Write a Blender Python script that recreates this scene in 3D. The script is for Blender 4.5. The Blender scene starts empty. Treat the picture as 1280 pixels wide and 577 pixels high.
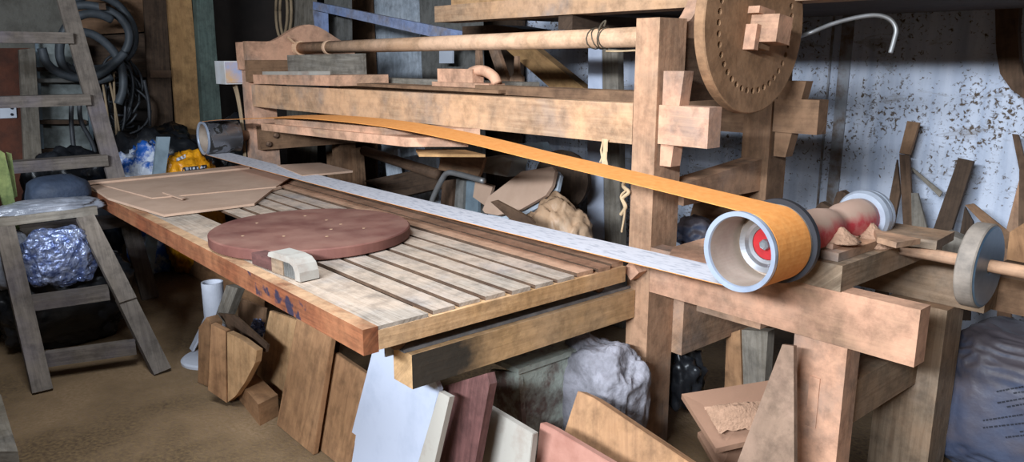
import bpy, bmesh, math, random
from mathutils import Vector as V, Matrix, noise
random.seed(7)
S = bpy.context.scene; COL = S.collection
# ------------------------------------------------------------------ camera model (photo pixels -> points of the place)
F = 960.0; PITCH = math.atan(216/960.0); H = 1.55; YAW = math.radians(40.66)
FWD = V((-math.cos(YAW), math.sin(YAW), 0)); RGT = V((math.sin(YAW), math.cos(YAW), 0))
def ray(px, py):
    u = (px-640)/F; v = (288.5-py)/F
    h = math.cos(PITCH)+v*math.sin(PITCH); z = -math.sin(PITCH)+v*math.cos(PITCH)
    return FWD*h + RGT*u + V((0,0,z))
EYE = V((0,0,H))
def at(px, py, X=None, Y=None, Z=None):
    r = ray(px, py)
    t = X/r.x if X is not None else (Y/r.y if Y is not None else (Z-H)/r.z)
    return EYE + r*t
def onp(px, py, p0, n):
    r = ray(px, py); return EYE + r*((p0-EYE).dot(n)/r.dot(n))

# ------------------------------------------------------------------ materials
def lin(h):
    h = h.lstrip('#'); c = [int(h[i:i+2],16)/255 for i in (0,2,4)]
    return tuple((x/12.92 if x <= .04045 else ((x+.055)/1.055)**2.4) for x in c)+(1,)
def newmat(n):
    m = bpy.data.materials.new(n); m.use_nodes = True
    nt = m.node_tree; nt.nodes.clear()
    o = nt.nodes.new('ShaderNodeOutputMaterial'); b = nt.nodes.new('ShaderNodeBsdfPrincipled')
    nt.links.new(b.outputs[0], o.inputs[0])
    return m, nt, b
def nn(nt, t, **k):
    n = nt.nodes.new(t)
    for a, v in k.items():
        if a in n.inputs: n.inputs[a].default_value = v
        else: setattr(n, a, v)
    return n
def mix(nt, fac, a, b):
    m = nt.nodes.new('ShaderNodeMix'); m.data_type = 'RGBA'
    for i, x in ((0, fac), (6, a), (7, b)):
        if isinstance(x, (int, float, tuple)): m.inputs[i].default_value = x
        else: nt.links.new(x, m.inputs[i])
    return m.outputs[2]
def ramp(nt, src, lo, hi):
    r = nt.nodes.new('ShaderNodeMapRange'); r.inputs[1].default_value = lo; r.inputs[2].default_value = hi
    nt.links.new(src, r.inputs[0]); return r.outputs[0]
def wood(name, light, dark, dust='#c99c72', top=.8, side=.35, stain=None, rough=.8, grain=26.0, stain_amt=.5, stain_scale=2.2):
    """wood with grain along UV u, dust settled on upward faces and patchily on the sides, stains"""
    m, nt, b = newmat(name); L = nt.links
    uv = nn(nt,'ShaderNodeUVMap'); inf = nn(nt,'ShaderNodeObjectInfo')
    add = nn(nt,'ShaderNodeVectorMath', operation='ADD'); L.new(uv.outputs[0], add.inputs[0])
    sc = nn(nt,'ShaderNodeMath', operation='MULTIPLY'); L.new(inf.outputs['Random'], sc.inputs[0]); sc.inputs[1].default_value = 37.0
    cmb = nn(nt,'ShaderNodeCombineXYZ'); L.new(sc.outputs[0], cmb.inputs[0]); L.new(sc.outputs[0], cmb.inputs[1])
    L.new(cmb.outputs[0], add.inputs[1])
    mp = nn(nt,'ShaderNodeMapping'); mp.inputs['Scale'].default_value = (1.6, grain, 1); L.new(add.outputs[0], mp.inputs[0])
    n1 = nn(nt,'ShaderNodeTexNoise', Scale=2.2, Detail=8.0, Roughness=.65, Distortion=.6); L.new(mp.outputs[0], n1.inputs[0])
    c = mix(nt, ramp(nt, n1.outputs[0], .32, .68), lin(dark), lin(light))
    tc = nn(nt,'ShaderNodeTexCoord')
    ob = nn(nt,'ShaderNodeVectorMath', operation='ADD'); L.new(tc.outputs['Object'], ob.inputs[0]); L.new(cmb.outputs[0], ob.inputs[1])
    if stain:
        n2 = nn(nt,'ShaderNodeTexNoise', Scale=stain_scale, Detail=5.0, Roughness=.6); L.new(ob.outputs[0], n2.inputs[0])
        k = nn(nt,'ShaderNodeMath', operation='MULTIPLY'); L.new(ramp(nt, n2.outputs[0], .5, .68), k.inputs[0]); k.inputs[1].default_value = stain_amt
        c = mix(nt, k.outputs[0], c, lin(stain))
    n3 = nn(nt,'ShaderNodeTexNoise', Scale=3.1, Detail=6.0, Roughness=.62); L.new(ob.outputs[0], n3.inputs[0])
    n3b = nn(nt,'ShaderNodeTexNoise', Scale=45.0, Detail=3.0); L.new(ob.outputs[0], n3b.inputs[0])
    ge = nn(nt,'ShaderNodeNewGeometry'); sx = nn(nt,'ShaderNodeSeparateXYZ'); L.new(ge.outputs['True Normal'], sx.inputs[0])
    up = nn(nt,'ShaderNodeMapRange'); L.new(sx.outputs[2], up.inputs[0])
    up.inputs[1].default_value = .1; up.inputs[2].default_value = .75; up.inputs[3].default_value = side; up.inputs[4].default_value = top
    patch = ramp(nt, n3.outputs[0], .40, .57)
    av = nn(nt,'ShaderNodeMath', operation='MULTIPLY_ADD'); L.new(patch, av.inputs[0]); av.inputs[1].default_value = .85; av.inputs[2].default_value = .15
    mu = nn(nt,'ShaderNodeMath', operation='MULTIPLY'); L.new(up.outputs[0], mu.inputs[0]); L.new(av.outputs[0], mu.inputs[1])
    dcol = mix(nt, n3b.outputs[0], lin(dust), tuple(x*.78 for x in lin(dust)[:3])+(1,))
    c = mix(nt, mu.outputs[0], c, dcol)
    n4 = nn(nt,'ShaderNodeTexNoise', Scale=13.0, Detail=9.0, Roughness=.7); L.new(ob.outputs[0], n4.inputs[0])
    wr = nn(nt,'ShaderNodeMapRange'); L.new(n4.outputs[0], wr.inputs[0]); wr.inputs[1].default_value = .33; wr.inputs[2].default_value = .55; wr.inputs[3].default_value = .62; wr.inputs[4].default_value = 1.0
    gm = nn(nt,'ShaderNodeVectorMath', operation='SCALE'); L.new(c, gm.inputs[0]); L.new(wr.outputs[0], gm.inputs['Scale']); c = gm.outputs[0]
    hs = nn(nt,'ShaderNodeHueSaturation'); L.new(c, hs.inputs['Color'])
    vr = nn(nt,'ShaderNodeMapRange'); L.new(inf.outputs['Random'], vr.inputs[0]); vr.inputs[3].default_value = .9; vr.inputs[4].default_value = 1.1
    hs.inputs['Saturation'].default_value = .97
    L.new(vr.outputs[0], hs.inputs['Value']); L.new(hs.outputs[0], b.inputs['Base Color'])
    b.inputs['Roughness'].default_value = rough; b.inputs['Specular IOR Level'].default_value = .25
    bp = nn(nt,'ShaderNodeBump', Strength=.35, Distance=.004)
    sm = nn(nt,'ShaderNodeMath', operation='ADD'); L.new(n1.outputs[0], sm.inputs[0]); L.new(n3b.outputs[0], sm.inputs[1])
    L.new(sm.outputs[0], bp.inputs['Height']); L.new(bp.outputs[0], b.inputs['Normal'])
    return m
def plain(name, a, bcol=None, rough=.6, metal=0.0, scale=6.0, lo=.4, hi=.65, bump=.0, dust=None, spec=.4, dust_amt=.7, bscale=30., dlo=.3, dhi=.95):
    m, nt, b = newmat(name); L = nt.links
    tc = nn(nt,'ShaderNodeTexCoord')
    n = nn(nt,'ShaderNodeTexNoise', Scale=scale, Detail=7.0, Roughness=.65); L.new(tc.outputs['Object'], n.inputs[0])
    c = mix(nt, ramp(nt, n.outputs[0], lo, hi), lin(a), lin(bcol or a))
    if dust:
        ge = nn(nt,'ShaderNodeNewGeometry'); sx = nn(nt,'ShaderNodeSeparateXYZ'); L.new(ge.outputs['Normal'], sx.inputs[0])
        n2 = nn(nt,'ShaderNodeTexNoise', Scale=9.0, Detail=6.0); L.new(tc.outputs['Object'], n2.inputs[0])
        ad = nn(nt,'ShaderNodeMath', operation='ADD'); L.new(sx.outputs[2], ad.inputs[0]); L.new(n2.outputs[0], ad.inputs[1])
        k = nn(nt,'ShaderNodeMath', operation='MULTIPLY'); L.new(ramp(nt, ad.outputs[0], dlo, dhi), k.inputs[0]); k.inputs[1].default_value = dust_amt
        c = mix(nt, k.outputs[0], c, lin(dust))
    L.new(c, b.inputs['Base Color'])
    b.inputs['Roughness'].default_value = rough; b.inputs['Metallic'].default_value = metal; b.inputs['Specular IOR Level'].default_value = spec
    if bump:
        n4 = nn(nt,'ShaderNodeTexNoise', Scale=bscale, Detail=6.0); L.new(tc.outputs['Object'], n4.inputs[0])
        bp = nn(nt,'ShaderNodeBump', Strength=bump, Distance=.02); L.new(n4.outputs[0], bp.inputs['Height']); L.new(bp.outputs[0], b.inputs['Normal'])
    return m
SD = '#d8a67e'     # sawdust
M = {}
M['dusty']  = wood('dusty_timber', '#977a60', '#6d5646', '#d3a07a', .95, .62, stain='#857e7a', stain_amt=.85, stain_scale=1.5)
M['dustier']= wood('caked_timber', '#a78466', '#7d6250', '#d8a382', .95, .92, stain='#8f8580', stain_amt=.7, stain_scale=1.4)
M['rail']   = wood('rail_timber', '#b39374', '#8a6c54', '#e2ae80', .9, .75, stain='#8e8784', stain_amt=.95, stain_scale=1.3)
M['brownrail']= wood('brown_timber', '#7d5d44', '#57402f', '#a37d5c', .8, .4, stain='#4a3a30')
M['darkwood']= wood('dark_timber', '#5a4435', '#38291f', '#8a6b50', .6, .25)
M['olddark']= wood('old_dark_board', '#4f3d2f', '#33271f', '#6b5543', .5, .15)  # dark brown board colour
M['tablefront']= wood('red_brown_timber', '#874a2a', '#5a2c16', '#c09a74', .9, .06, stain='#a06a44', stain_amt=.45)
M['tableend']= wood('yellow_timber', '#cfa06b', '#9c7347', '#dcb48a', .85, .45, stain='#7a5f47', stain_amt=.4)
M['slat']   = wood('worn_slat', '#b3a698', '#7d7062', '#cdb096', .55, .3, stain='#8f8d90', stain_amt=.6, grain=40)
M['slatbrown']= wood('dusty_slat', '#b38f72', '#8c6a50', '#cfa586', .7, .3, grain=40)
M['mdf']    = plain('fibreboard', '#b89a84', '#a88a74', .85, scale=3, bump=.05)
M['mdfd']   = plain('dusty_fibreboard', '#8a6850', '#7a5a46', .9, scale=4, bump=.2, dust='#94705a')
M['ply']    = wood('plywood', '#c49a6c', '#a47a50', '#c9a07a', .5, .15, grain=14)
M['plyd']   = wood('brown_plywood', '#a97d55', '#7f5a3c', '#b58c68', .5, .15, grain=12)
M['tan']    = wood('tan_plank', '#b08756', '#8d6840', '#b99468', .4, .1, grain=10, stain='#6a4a2e', stain_amt=.5)
M['pink']   = plain('pink_board', '#a97a6a', '#946556', .85, scale=5, bump=.1)
M['white']  = plain('white_melamine', '#b3b9c8', '#8f98aa', .4, scale=2.5, lo=.5, hi=.8)
M['offwhite']= plain('dirty_white_board', '#a09a90', '#857468', .7, scale=6, lo=.5, hi=.75)
M['redwood']= wood('wine_red_board', '#6a4440', '#4c2f2c', '#7d5a52', .4, .2, stain='#8b7a78', stain_amt=.5)
M['grey']   = wood('weathered_grey_timber', '#8f877c', '#5f584f', '#a09078', .4, .2, stain='#4d463e', grain=18)
M['ladder'] = wood('ladder_timber', '#756b62', '#4c443e', '#85786a', .5, .2, stain='#5a5568')
M['block']  = wood('grey_block_timber', '#97836c', '#6c5a48', '#b18a68', .95, .4, stain='#84807a', stain_amt=.6)
M['charred']= plain('charred_end', '#2b2a28', '#3a352e', .9, scale=18)
M['disc']   = plain('mahogany_disc', '#5c3630', '#7a5045', .6, scale=4, lo=.35, hi=.7, dust='#9a7868', dust_amt=.5, dlo=1.3, dhi=1.75)
M['wheel']  = wood('wheel_timber', '#95704e', '#73543a', '#a98260', .6, .6, stain='#6a4a32', grain=3, stain_amt=.6)
M['dark']   = plain('black_gap_shade', '#15110e', '#221a14', .9)
M['tube']   = wood('dusty_pole', '#d2a782', '#b58c68', '#e0b592', .9, .85, grain=12)
M['alu']    = plain('cast_aluminium', '#b9bcc2', '#cdd0d6', .32, 1.0, scale=14)
M['aluin']  = plain('dusty_drum_inside', '#b9a898', '#9d8b7c', .6, .35, scale=5)
M['alurim'] = plain('bright_rim', '#b4bece', '#9aa4b6', .3, .4)
M['red']    = plain('red_enamel', '#b32328', '#8e1c20', .5, scale=12)
M['motor']  = plain('dusty_red_motor', '#b2343a', '#c47a74', .65, scale=9, lo=.5, hi=.66, dust='#b49a86', dust_amt=.9, dlo=.72, dhi=1.2)
M['steel']  = plain('steel', '#8d8f92', '#6d6e70', .45, .35, scale=20)
M['rust']   = plain('rusty_steel', '#6b5242', '#4a3a30', .7, .5, scale=16, dust='#8d7058')
M['chrome'] = plain('silver_ring', '#c3cad6', '#a7aeb9', .35, .4)
M['rubber'] = plain('black_rubber', '#26262a', '#333338', .6)
M['wheelface'] = plain('polished_steel_face', '#4a5f72', '#6a7f90', .35, .4, scale=4)
M['wheeledge'] = plain('worn_wheel_edge', '#978a7d', '#6f665d', .7, scale=9)
M['pvc']    = plain('white_pvc', '#c9ccd6', '#b7bac4', .4)
M['pvcin']  = plain('pipe_inside', '#7d7f86', None, .6)
M['hose']   = plain('grey_hose', '#43484d', '#34383b', .55, scale=8)
M['cable']  = plain('black_cable', '#2b2d30', '#3a3c40', .5)
M['cord']   = plain('dusty_cord', '#9a8468', '#7d6a52', .8)
M['twine']  = plain('sisal_twine', '#c9ae8a', '#ab8f6c', .9)
M['wire']   = plain('tie_wire', '#6b6152', '#4d463b', .6, .5)
M['rod']    = plain('grey_rod', '#9a9a9a', '#7f7d7a', .5, .6)
M['blacktarp'] = plain('black_plastic', '#16171a', '#232529', .35, scale=5, bump=.5, bscale=9, spec=.5)
M['bluebag']= plain('dark_blue_fabric', '#2b3546', '#232b39', .7, scale=6, bump=.3)
M['clear']  = plain('cloudy_plastic', '#8b8d95', '#6f727a', .3, scale=5, bump=.5, bscale=12, spec=.6)
M['foil']   = plain('crumpled_silver_plastic', '#5a6a9a', '#aab4d0', .22, .55, scale=22, bump=1.0, bscale=26, spec=.8)
M['sack']   = plain('woven_white_sack', '#4d5468', '#3f4558', .5, scale=7, bump=.35, bscale=14, dust='#5a4a40', dust_amt=.6)
M['fabric'] = plain('woven_cloth_sack', '#8f8c92', '#6f6c70', .85, scale=14, bump=.5)
M['tansack']= plain('tan_plastic_sack', '#b39a80', '#917a64', .5, scale=6, bump=.6, bscale=12, dust='#b08c6c', dust_amt=.7)
M['yellow'] = plain('yellow_plastic_bag', '#d9961c', '#b9780f', .35, scale=9, bump=.4)
M['ink']    = plain('printed_ink', '#1d1f2a', None, .6)
M['inklight']= plain('pale_print', '#b9bcc4', '#80848e', .6, scale=30)
M['bluewhite']= plain('blue_white_plastic', '#2458a8', '#c3cad6', .4, scale=7, lo=.45, hi=.55)
M['green']  = plain('faded_green_cloth', '#4f5a34', '#7c8450', .9, scale=8)
M['greenbox']= plain('dark_green_tin', '#27332f', '#1d2724', .5)
M['postgreen']= wood('greenish_post', '#5a6860', '#3c4742', '#6f776c', .3, .2, stain='#2c332f')
M['bluepaint']= wood('chipped_blue_paint', '#90a0c6', '#7888b0', '#b9a898', .5, .2, stain='#8a7f78', stain_amt=.7, stain_scale=7, grain=6)
M['paleblue']= wood('pale_blue_board', '#c3ccd6', '#9aa3ad', '#b8b2ac', .3, .15, grain=8)
M['greyboard']= wood('dark_grey_board', '#7d7c78', '#62605b', '#7a7066', .3, .15, grain=8)
M['boxgrey'] = plain('grey_switch_box', '#c4c4c6', '#b5b0aa', .5)
M['boxblue'] = plain('blue_switch_cover', '#7fa0d0', '#c9a271', .5, scale=3.)
M['outlet'] = plain('white_plate', '#c9ced8', None, .5)
M['steelblue']= plain('galvanised_sheet', '#7c8b94', '#5f6c74', .5, .1, scale=5)
M['dust']   = plain('loose_sawdust', '#b08a70', '#9c7a62', .95, scale=30, bump=.5, bscale=80)
# sanding belt: orange grit outside, pale printed cloth inside
M['grit']   = plain('orange_grit', '#e2974f', '#d98a42', .85, scale=40, bump=.1)
def belt_back():
    m, nt, b = newmat('belt_backing'); L = nt.links
    tc = nn(nt,'ShaderNodeTexCoord'); mp = nn(nt,'ShaderNodeMapping'); mp.inputs['Scale'].default_value = (9, 34, 1); mp.inputs['Rotation'].default_value = (0,0,.5)
    L.new(tc.outputs['Object'], mp.inputs[0])
    n = nn(nt,'ShaderNodeTexNoise', Scale=2.0, Detail=3.0); L.new(mp.outputs[0], n.inputs[0])
    c = mix(nt, ramp(nt, n.outputs[0], .5, .7), lin('#c2c0c4'), lin('#9a9ba3'))
    L.new(c, b.inputs['Base Color']); b.inputs['Roughness'].default_value = .8
    return m
M['backing'] = belt_back()
def drum_mat():
    m, nt, b = newmat('worn_drum_skin'); L = nt.links
    tc = nn(nt,'ShaderNodeTexCoord')
    n = nn(nt,'ShaderNodeTexNoise', Scale=14.0, Detail=4.0, Distortion=1.0); L.new(tc.outputs['Object'], n.inputs[0])
    f = ramp(nt, n.outputs[0], .5, .56)
    L.new(mix(nt, f, lin('#9a9ba0'), lin('#2a2826')), b.inputs['Base Color'])
    k = nn(nt,'ShaderNodeMath', operation='SUBTRACT'); k.inputs[0].default_value = .9; L.new(f, k.inputs[1]); k.use_clamp = True
    L.new(k.outputs[0], b.inputs['Metallic']); b.inputs['Roughness'].default_value = .3
    return m
M['drumskin'] = drum_mat()
def wall_white():
    m, nt, b = newmat('flaking_white_wall'); L = nt.links
    tc = nn(nt,'ShaderNodeTexCoord')
    n1 = nn(nt,'ShaderNodeTexNoise', Scale=46.0, Detail=5.0, Roughness=.6, Distortion=.6); L.new(tc.outputs['Object'], n1.inputs[0])
    n2 = nn(nt,'ShaderNodeTexNoise', Scale=2.1, Detail=5.0); L.new(tc.outputs['Object'], n2.inputs[0])
    a = nn(nt,'ShaderNodeMath', operation='ADD'); L.new(n1.outputs[0], a.inputs[0])
    h = nn(nt,'ShaderNodeMath', operation='MULTIPLY'); L.new(n2.outputs[0], h.inputs[0]); h.inputs[1].default_value = .5; L.new(h.outputs[0], a.inputs[1])
    f = ramp(nt, a.outputs[0], .83, .92)
    mp = nn(nt,'ShaderNodeMapping'); mp.inputs['Scale'].default_value = (5,1,.5); L.new(tc.outputs['Object'], mp.inputs[0])
    n3 = nn(nt,'ShaderNodeTexNoise', Scale=3.0, Detail=4.0); L.new(mp.outputs[0], n3.inputs[0])
    base = mix(nt, ramp(nt, n3.outputs[0], .4, .7), lin('#d6dcea'), lin('#b2bccf'))
    c = mix(nt, f, base, lin('#5d4d3e'))
    mp2 = nn(nt,'ShaderNodeMapping'); mp2.inputs['Scale'].default_value = (1.1,1,3.2); L.new(tc.outputs['Object'], mp2.inputs[0])
    n5 = nn(nt,'ShaderNodeTexNoise', Scale=2.4, Detail=9.0, Roughness=.72, Distortion=.5); L.new(mp2.outputs[0], n5.inputs[0])
    c = mix(nt, ramp(nt, n5.outputs[0], .56, .72), c, lin('#7d7268'))
    L.new(c, b.inputs['Base Color']); b.inputs['Roughness'].default_value = .85
    bp = nn(nt,'ShaderNodeBump', Strength=.5, Distance=.01); L.new(a.outputs[0], bp.inputs['Height']); L.new(bp.outputs[0], b.inputs['Normal'])
    return m
M['wallwhite'] = wall_white()
M['wallold'] = plain('mouldy_plaster', '#6f6c64', '#4c4740', .9, scale=3, bump=.4)
M['wallplank'] = plain('dark_brown_wall', '#2c241f', '#1d1815', .9, scale=2)  # dark brown wall colour
M['ceil'] = plain('dark_roof', '#3a322b', '#2a241f', .9)
def floor_mat():
    m, nt, b = newmat('sawdust_covered_concrete'); L = nt.links
    tc = nn(nt,'ShaderNodeTexCoord')
    n1 = nn(nt,'ShaderNodeTexNoise', Scale=1.7, Detail=8.0, Roughness=.62); L.new(tc.outputs['Object'], n1.inputs[0])
    n2 = nn(nt,'ShaderNodeTexNoise', Scale=60.0, Detail=4.0); L.new(tc.outputs['Object'], n2.inputs[0])
    c = mix(nt, ramp(nt, n1.outputs[0], .38, .62), lin('#4f3c28'), lin('#8a7054'))
    c = mix(nt, ramp(nt, n2.outputs[0], .35, .75), c, lin('#78603f'))
    L.new(c, b.inputs['Base Color']); b.inputs['Roughness'].default_value = .95
    bp = nn(nt,'ShaderNodeBump', Strength=.5, Distance=.01); L.new(n2.outputs[0], bp.inputs['Height']); L.new(bp.outputs[0], b.inputs['Normal'])
    return m
M['floor'] = floor_mat()

# ------------------------------------------------------------------ mesh helpers (all take world coordinates)
ORI = {}
def grain_uv(bm, axis=None):
    bm.normal_update()
    if axis is None:
        mn = [min(v.co[i] for v in bm.verts) for i in range(3)]; mx = [max(v.co[i] for v in bm.verts) for i in range(3)]
        d = [mx[i]-mn[i] for i in range(3)]; axis = V((0,0,0)); axis[d.index(max(d))] = 1
    axis = V(axis).normalized(); lay = bm.loops.layers.uv.verify()
    for f in bm.faces:
        n = f.normal; u = axis-n*n.dot(axis)
        if u.length < .35: u = n.orthogonal()
        u.normalize(); w = n.cross(u)
        for l in f.loops: l[lay].uv = (l.vert.co.dot(u), l.vert.co.dot(w))
def obj(name, bm, mat, parent=None, axis=None, smooth=False, bevel=0.0, rough=0.0, slots=None):
    if bevel:
        bmesh.ops.bevel(bm, geom=[e for e in bm.edges if len(e.link_faces) == 2 and e.calc_face_angle(0) > .5], offset=bevel, segments=2, affect='EDGES', clamp_overlap=True)
    if rough:
        for v in bm.verts: v.co += noise.noise_vector(v.co*9)*rough
    bmesh.ops.recalc_face_normals(bm, faces=bm.faces)
    grain_uv(bm, axis)
    me = bpy.data.meshes.new(name)
    if parent is not None: L = ORI[parent.name]
    else:
        xs = [v.co for v in bm.verts]
        L = V((sum(c.x for c in xs)/len(xs), sum(c.y for c in xs)/len(xs), min(c.z for c in xs)))
    bmesh.ops.translate(bm, verts=bm.verts, vec=-L)
    for f in bm.faces: f.smooth = smooth
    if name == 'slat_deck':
        for f in bm.faces: f.material_index = 1 if abs(f.normal.y) > .5 else 0      # long edges darkened: shade painted into the slat gaps
    bm.to_mesh(me); bm.free()
    o = bpy.data.objects.new(name, me); COL.objects.link(o)
    for mm in (slots or [mat]): me.materials.append(M[mm] if isinstance(mm, str) else mm)
    if parent is not None: o.parent = parent
    else: o.location = L
    ORI[o.name] = L
    return o
def tag(o, label, cat, group=None, kind=None):
    o['label'] = label; o['category'] = cat
    if group: o['group'] = group
    if kind: o['kind'] = kind
    return o
def thing(name, label, cat, loc, group=None):
    o = bpy.data.objects.new(name, None); COL.objects.link(o); o.location = V(loc); o.empty_display_size = .05
    ORI[o.name] = V(loc); return tag(o, label, cat, group)
def struct(name, bm, mat, **k):
    o = obj(name, bm, mat, **k); o['kind'] = 'structure'; return o
def NB(): return bmesh.new()
def prism(pts, vec, bm=None):
    bm = bm or NB(); vec = V(vec)
    a = [bm.verts.new(V(p)) for p in pts]; b = [bm.verts.new(V(p)+vec) for p in pts]
    n = len(pts); bm.faces.new(a); bm.faces.new(b[::-1])
    for i in range(n): bm.faces.new((a[i], b[i], b[(i+1)%n], a[(i+1)%n]))
    return bm
def box(x0,x1,y0,y1,z0,z1, bm=None):
    return prism([(x0,y0,z0),(x1,y0,z0),(x1,y1,z0),(x0,y1,z0)], (0,0,z1-z0), bm)
def bar(a, b, w, t, up=(0,0,1), bm=None):
    """square bar from a to b, w across, t along 'up'"""
    a, b = V(a), V(b); d = (b-a).normalized(); s = d.cross(V(up)).normalized(); u = s.cross(d)
    s *= w/2; u *= t/2
    return prism([a-s-u, a+s-u, a+s+u, a-s+u], b-a, bm)
def tube(pts, r, seg=10, bm=None, closed=False):
    bm = bm or NB(); pts = [V(p) for p in pts]; n = len(pts); rings = []
    prev = None
    for i, p in enumerate(pts):
        d = (pts[(i+1)%n]-pts[i-1]) if closed else (pts[min(i+1,n-1)]-pts[max(i-1,0)])
        d.normalize()
        if prev is None: s = d.orthogonal().normalized()
        else:
            s = prev-d*prev.dot(d); s = s.normalized() if s.length > 1e-6 else d.orthogonal().normalized()
        prev = s; t = d.cross(s); rr = r[i] if isinstance(r, (list, tuple)) else r
        rings.append([bm.verts.new(p+(s*math.cos(2*math.pi*k/seg)+t*math.sin(2*math.pi*k/seg))*rr) for k in range(seg)])
    for i in range(n if closed else n-1):
        A, B = rings[i], rings[(i+1)%n]
        for k in range(seg): bm.faces.new((A[k], A[(k+1)%seg], B[(k+1)%seg], B[k]))
    if not closed: bm.faces.new(rings[0][::-1]); bm.faces.new(rings[-1])
    return bm
def lathe(prof, c, axis, seg=48, bm=None, closed=False):
    """profile of (along, radius) turned about axis through c"""
    bm = bm or NB(); ax = V(axis).normalized(); s = ax.orthogonal().normalized(); t = ax.cross(s); c = V(c)
    rings = [[bm.verts.new(c+ax*h+(s*math.cos(2*math.pi*k/seg)+t*math.sin(2*math.pi*k/seg))*r) for k in range(seg)] for h, r in prof]
    n = len(rings)
    for i in range(n if closed else n-1):
        A, B = rings[i], rings[(i+1)%n]
        for k in range(seg): bm.faces.new((A[k], A[(k+1)%seg], B[(k+1)%seg], B[k]))
    if not closed:
        bm.faces.new(rings[0][::-1]); bm.faces.new(rings[-1])
    return bm
def smooth_pts(pts, n=8):
    pts = [V(p) for p in pts]; out = []
    P = [pts[0]*2-pts[1]]+pts+[pts[-1]*2-pts[-2]]
    for i in range(1, len(P)-2):
        for k in range(n):
            t = k/n; a, b, c, d = P[i-1:i+3]
            out.append(.5*((2*b)+(c-a)*t+(2*a-5*b+4*c-d)*t*t+(3*b-a-3*c+d)*t**3))
    return out+[pts[-1]]
def blob(c, s, seed=0, amp=.12, freq=2.2, sub=4, power=1.0, crease=0.0, cf=9.0, flat=None):
    bm = NB(); bmesh.ops.create_icosphere(bm, subdivisions=sub, radius=1.0); off = V((seed*7.3, seed*3.1, seed*1.7))
    for v in bm.verts:
        p = v.co.copy()
        q = V([math.copysign(abs(x)**power, x) for x in p])
        k = 1+amp*noise.noise(p*freq+off)*1.6
        if crease: k -= crease*(abs(noise.noise(p*cf+off))) - crease*.3
        q = q*k
        v.co = V((q.x*s[0], q.y*s[1], q.z*s[2]))+V(c)
        if flat is not None and v.co.z < flat: v.co.z = flat+(v.co.z-flat)*.02
    return bm
def solo(name, bm, mat, label, cat, group=None, **k):
    return tag(obj(name, bm, mat, **k), label, cat, group)
def lean(yf, yt, zt, yaw=0.0, x0=0.0):
    """plane whose foot line is y=yf at x0 and which reaches y=yt at height zt, turned by yaw"""
    n = V((0, -zt, yt-yf)).normalized(); n.rotate(Matrix.Rotation(yaw, 3, 'Z'))
    return V((x0, yf, 0)), n
def sheet(pix, plane, th):
    p0, n = plane; n = V(n).normalized()
    if n.dot(EYE-p0) < 0: n = -n
    pts = [onp(x, y, p0, n) for x, y in pix]
    e = max(((pts[i]-pts[i-1]) for i in range(len(pts))), key=lambda d: d.length)
    return prism(pts, -n*th), e
def board(name, pix, plane, th, mat, label, cat='board', group=None, bevel=.002, floor=True, **k):
    bm, ax = sheet(pix, plane, th)
    if floor and any(v.co.z < 0 for v in bm.verts):
        bmesh.ops.bisect_plane(bm, geom=bm.verts[:]+bm.edges[:]+bm.faces[:], plane_co=(0,0,.002), plane_no=(0,0,-1), clear_outer=True)
        bmesh.ops.holes_fill(bm, edges=[e for e in bm.edges if e.is_boundary])
    return solo(name, bm, mat, label, cat, group, axis=ax, bevel=bevel, **k)
def pY(y): return V((0,y,0)), V((0,-1,0))
def pX(x): return V((x,0,0)), V((1,0,0))
def pZ(z): return V((0,0,z)), V((0,0,1))

# ------------------------------------------------------------------ room
XL, XR, YF, YB, ZC = -7.7, 2.6, -2.7, 4.5, 3.1
struct('floor', box(XL-.1, XR+.1, YF-.1, YB+.1, -.1, 0), 'floor')
struct('ceiling', box(XL-.1, XR+.1, YF-.1, YB+.1, ZC, ZC+.1), 'ceil')
struct('wall_back', box(XL-.1, XR+.1, YB, YB+.12, 0, ZC), 'wallwhite')
struct('wall_left', box(XL-.12, XL, YF, YB, 0, ZC), 'wallplank')
struct('wall_right', box(XR, XR+.12, YF, YB, 0, ZC), 'wallold')
struct('shade_blocker_wall', box(-6.6,-1.7,-.78,-.66,0,1.42), 'wallold')  # added out of view to keep window light off the low left side
wf = NB(); WX0, WX1, WZ0, WZ1 = -2.9, 1.9, 1.25, 2.88
box(XL-.1, WX0, YF-.12, YF, 0, ZC, wf); box(WX1, XR+.1, YF-.12, YF, 0, ZC, wf)
box(WX0, WX1, YF-.12, YF, 0, WZ0, wf); box(WX0, WX1, YF-.12, YF, WZ1, ZC, wf)
struct('wall_front', wf, 'wallold')

def blob_px(x0, x1, ytop, Y, dy, seed, zbot=0.0, amp=.12, freq=2.6, sub=5, power=.78, crease=.12, cf=6.0):
    a, b, t = at(x0, ytop, Y=Y), at(x1, ytop, Y=Y), at((x0+x1)/2, ytop, Y=Y)
    return blob(((a.x+b.x)/2, Y, (t.z+zbot)/2), (abs(b.x-a.x)/2, dy, (t.z-zbot)/2*.98), seed, amp, freq, sub, power, crease, cf)
M['seam'] = plain('rusty_seam', '#a6a8ae', '#7a6656', .8, scale=5, lo=.45, hi=.6)
# seam battens on the white wall
for i, (px0, px1, mt) in enumerate(((1043, 1057, 'seam'), (1031, 1033, 'seam'))):
    a = at(px0, 150, Y=YB); b_ = at(px1, 150, Y=YB)
    struct('trim_%d' % (i+1), box(a.x, b_.x, YB-.012, YB, .0, ZC), mt)

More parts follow.
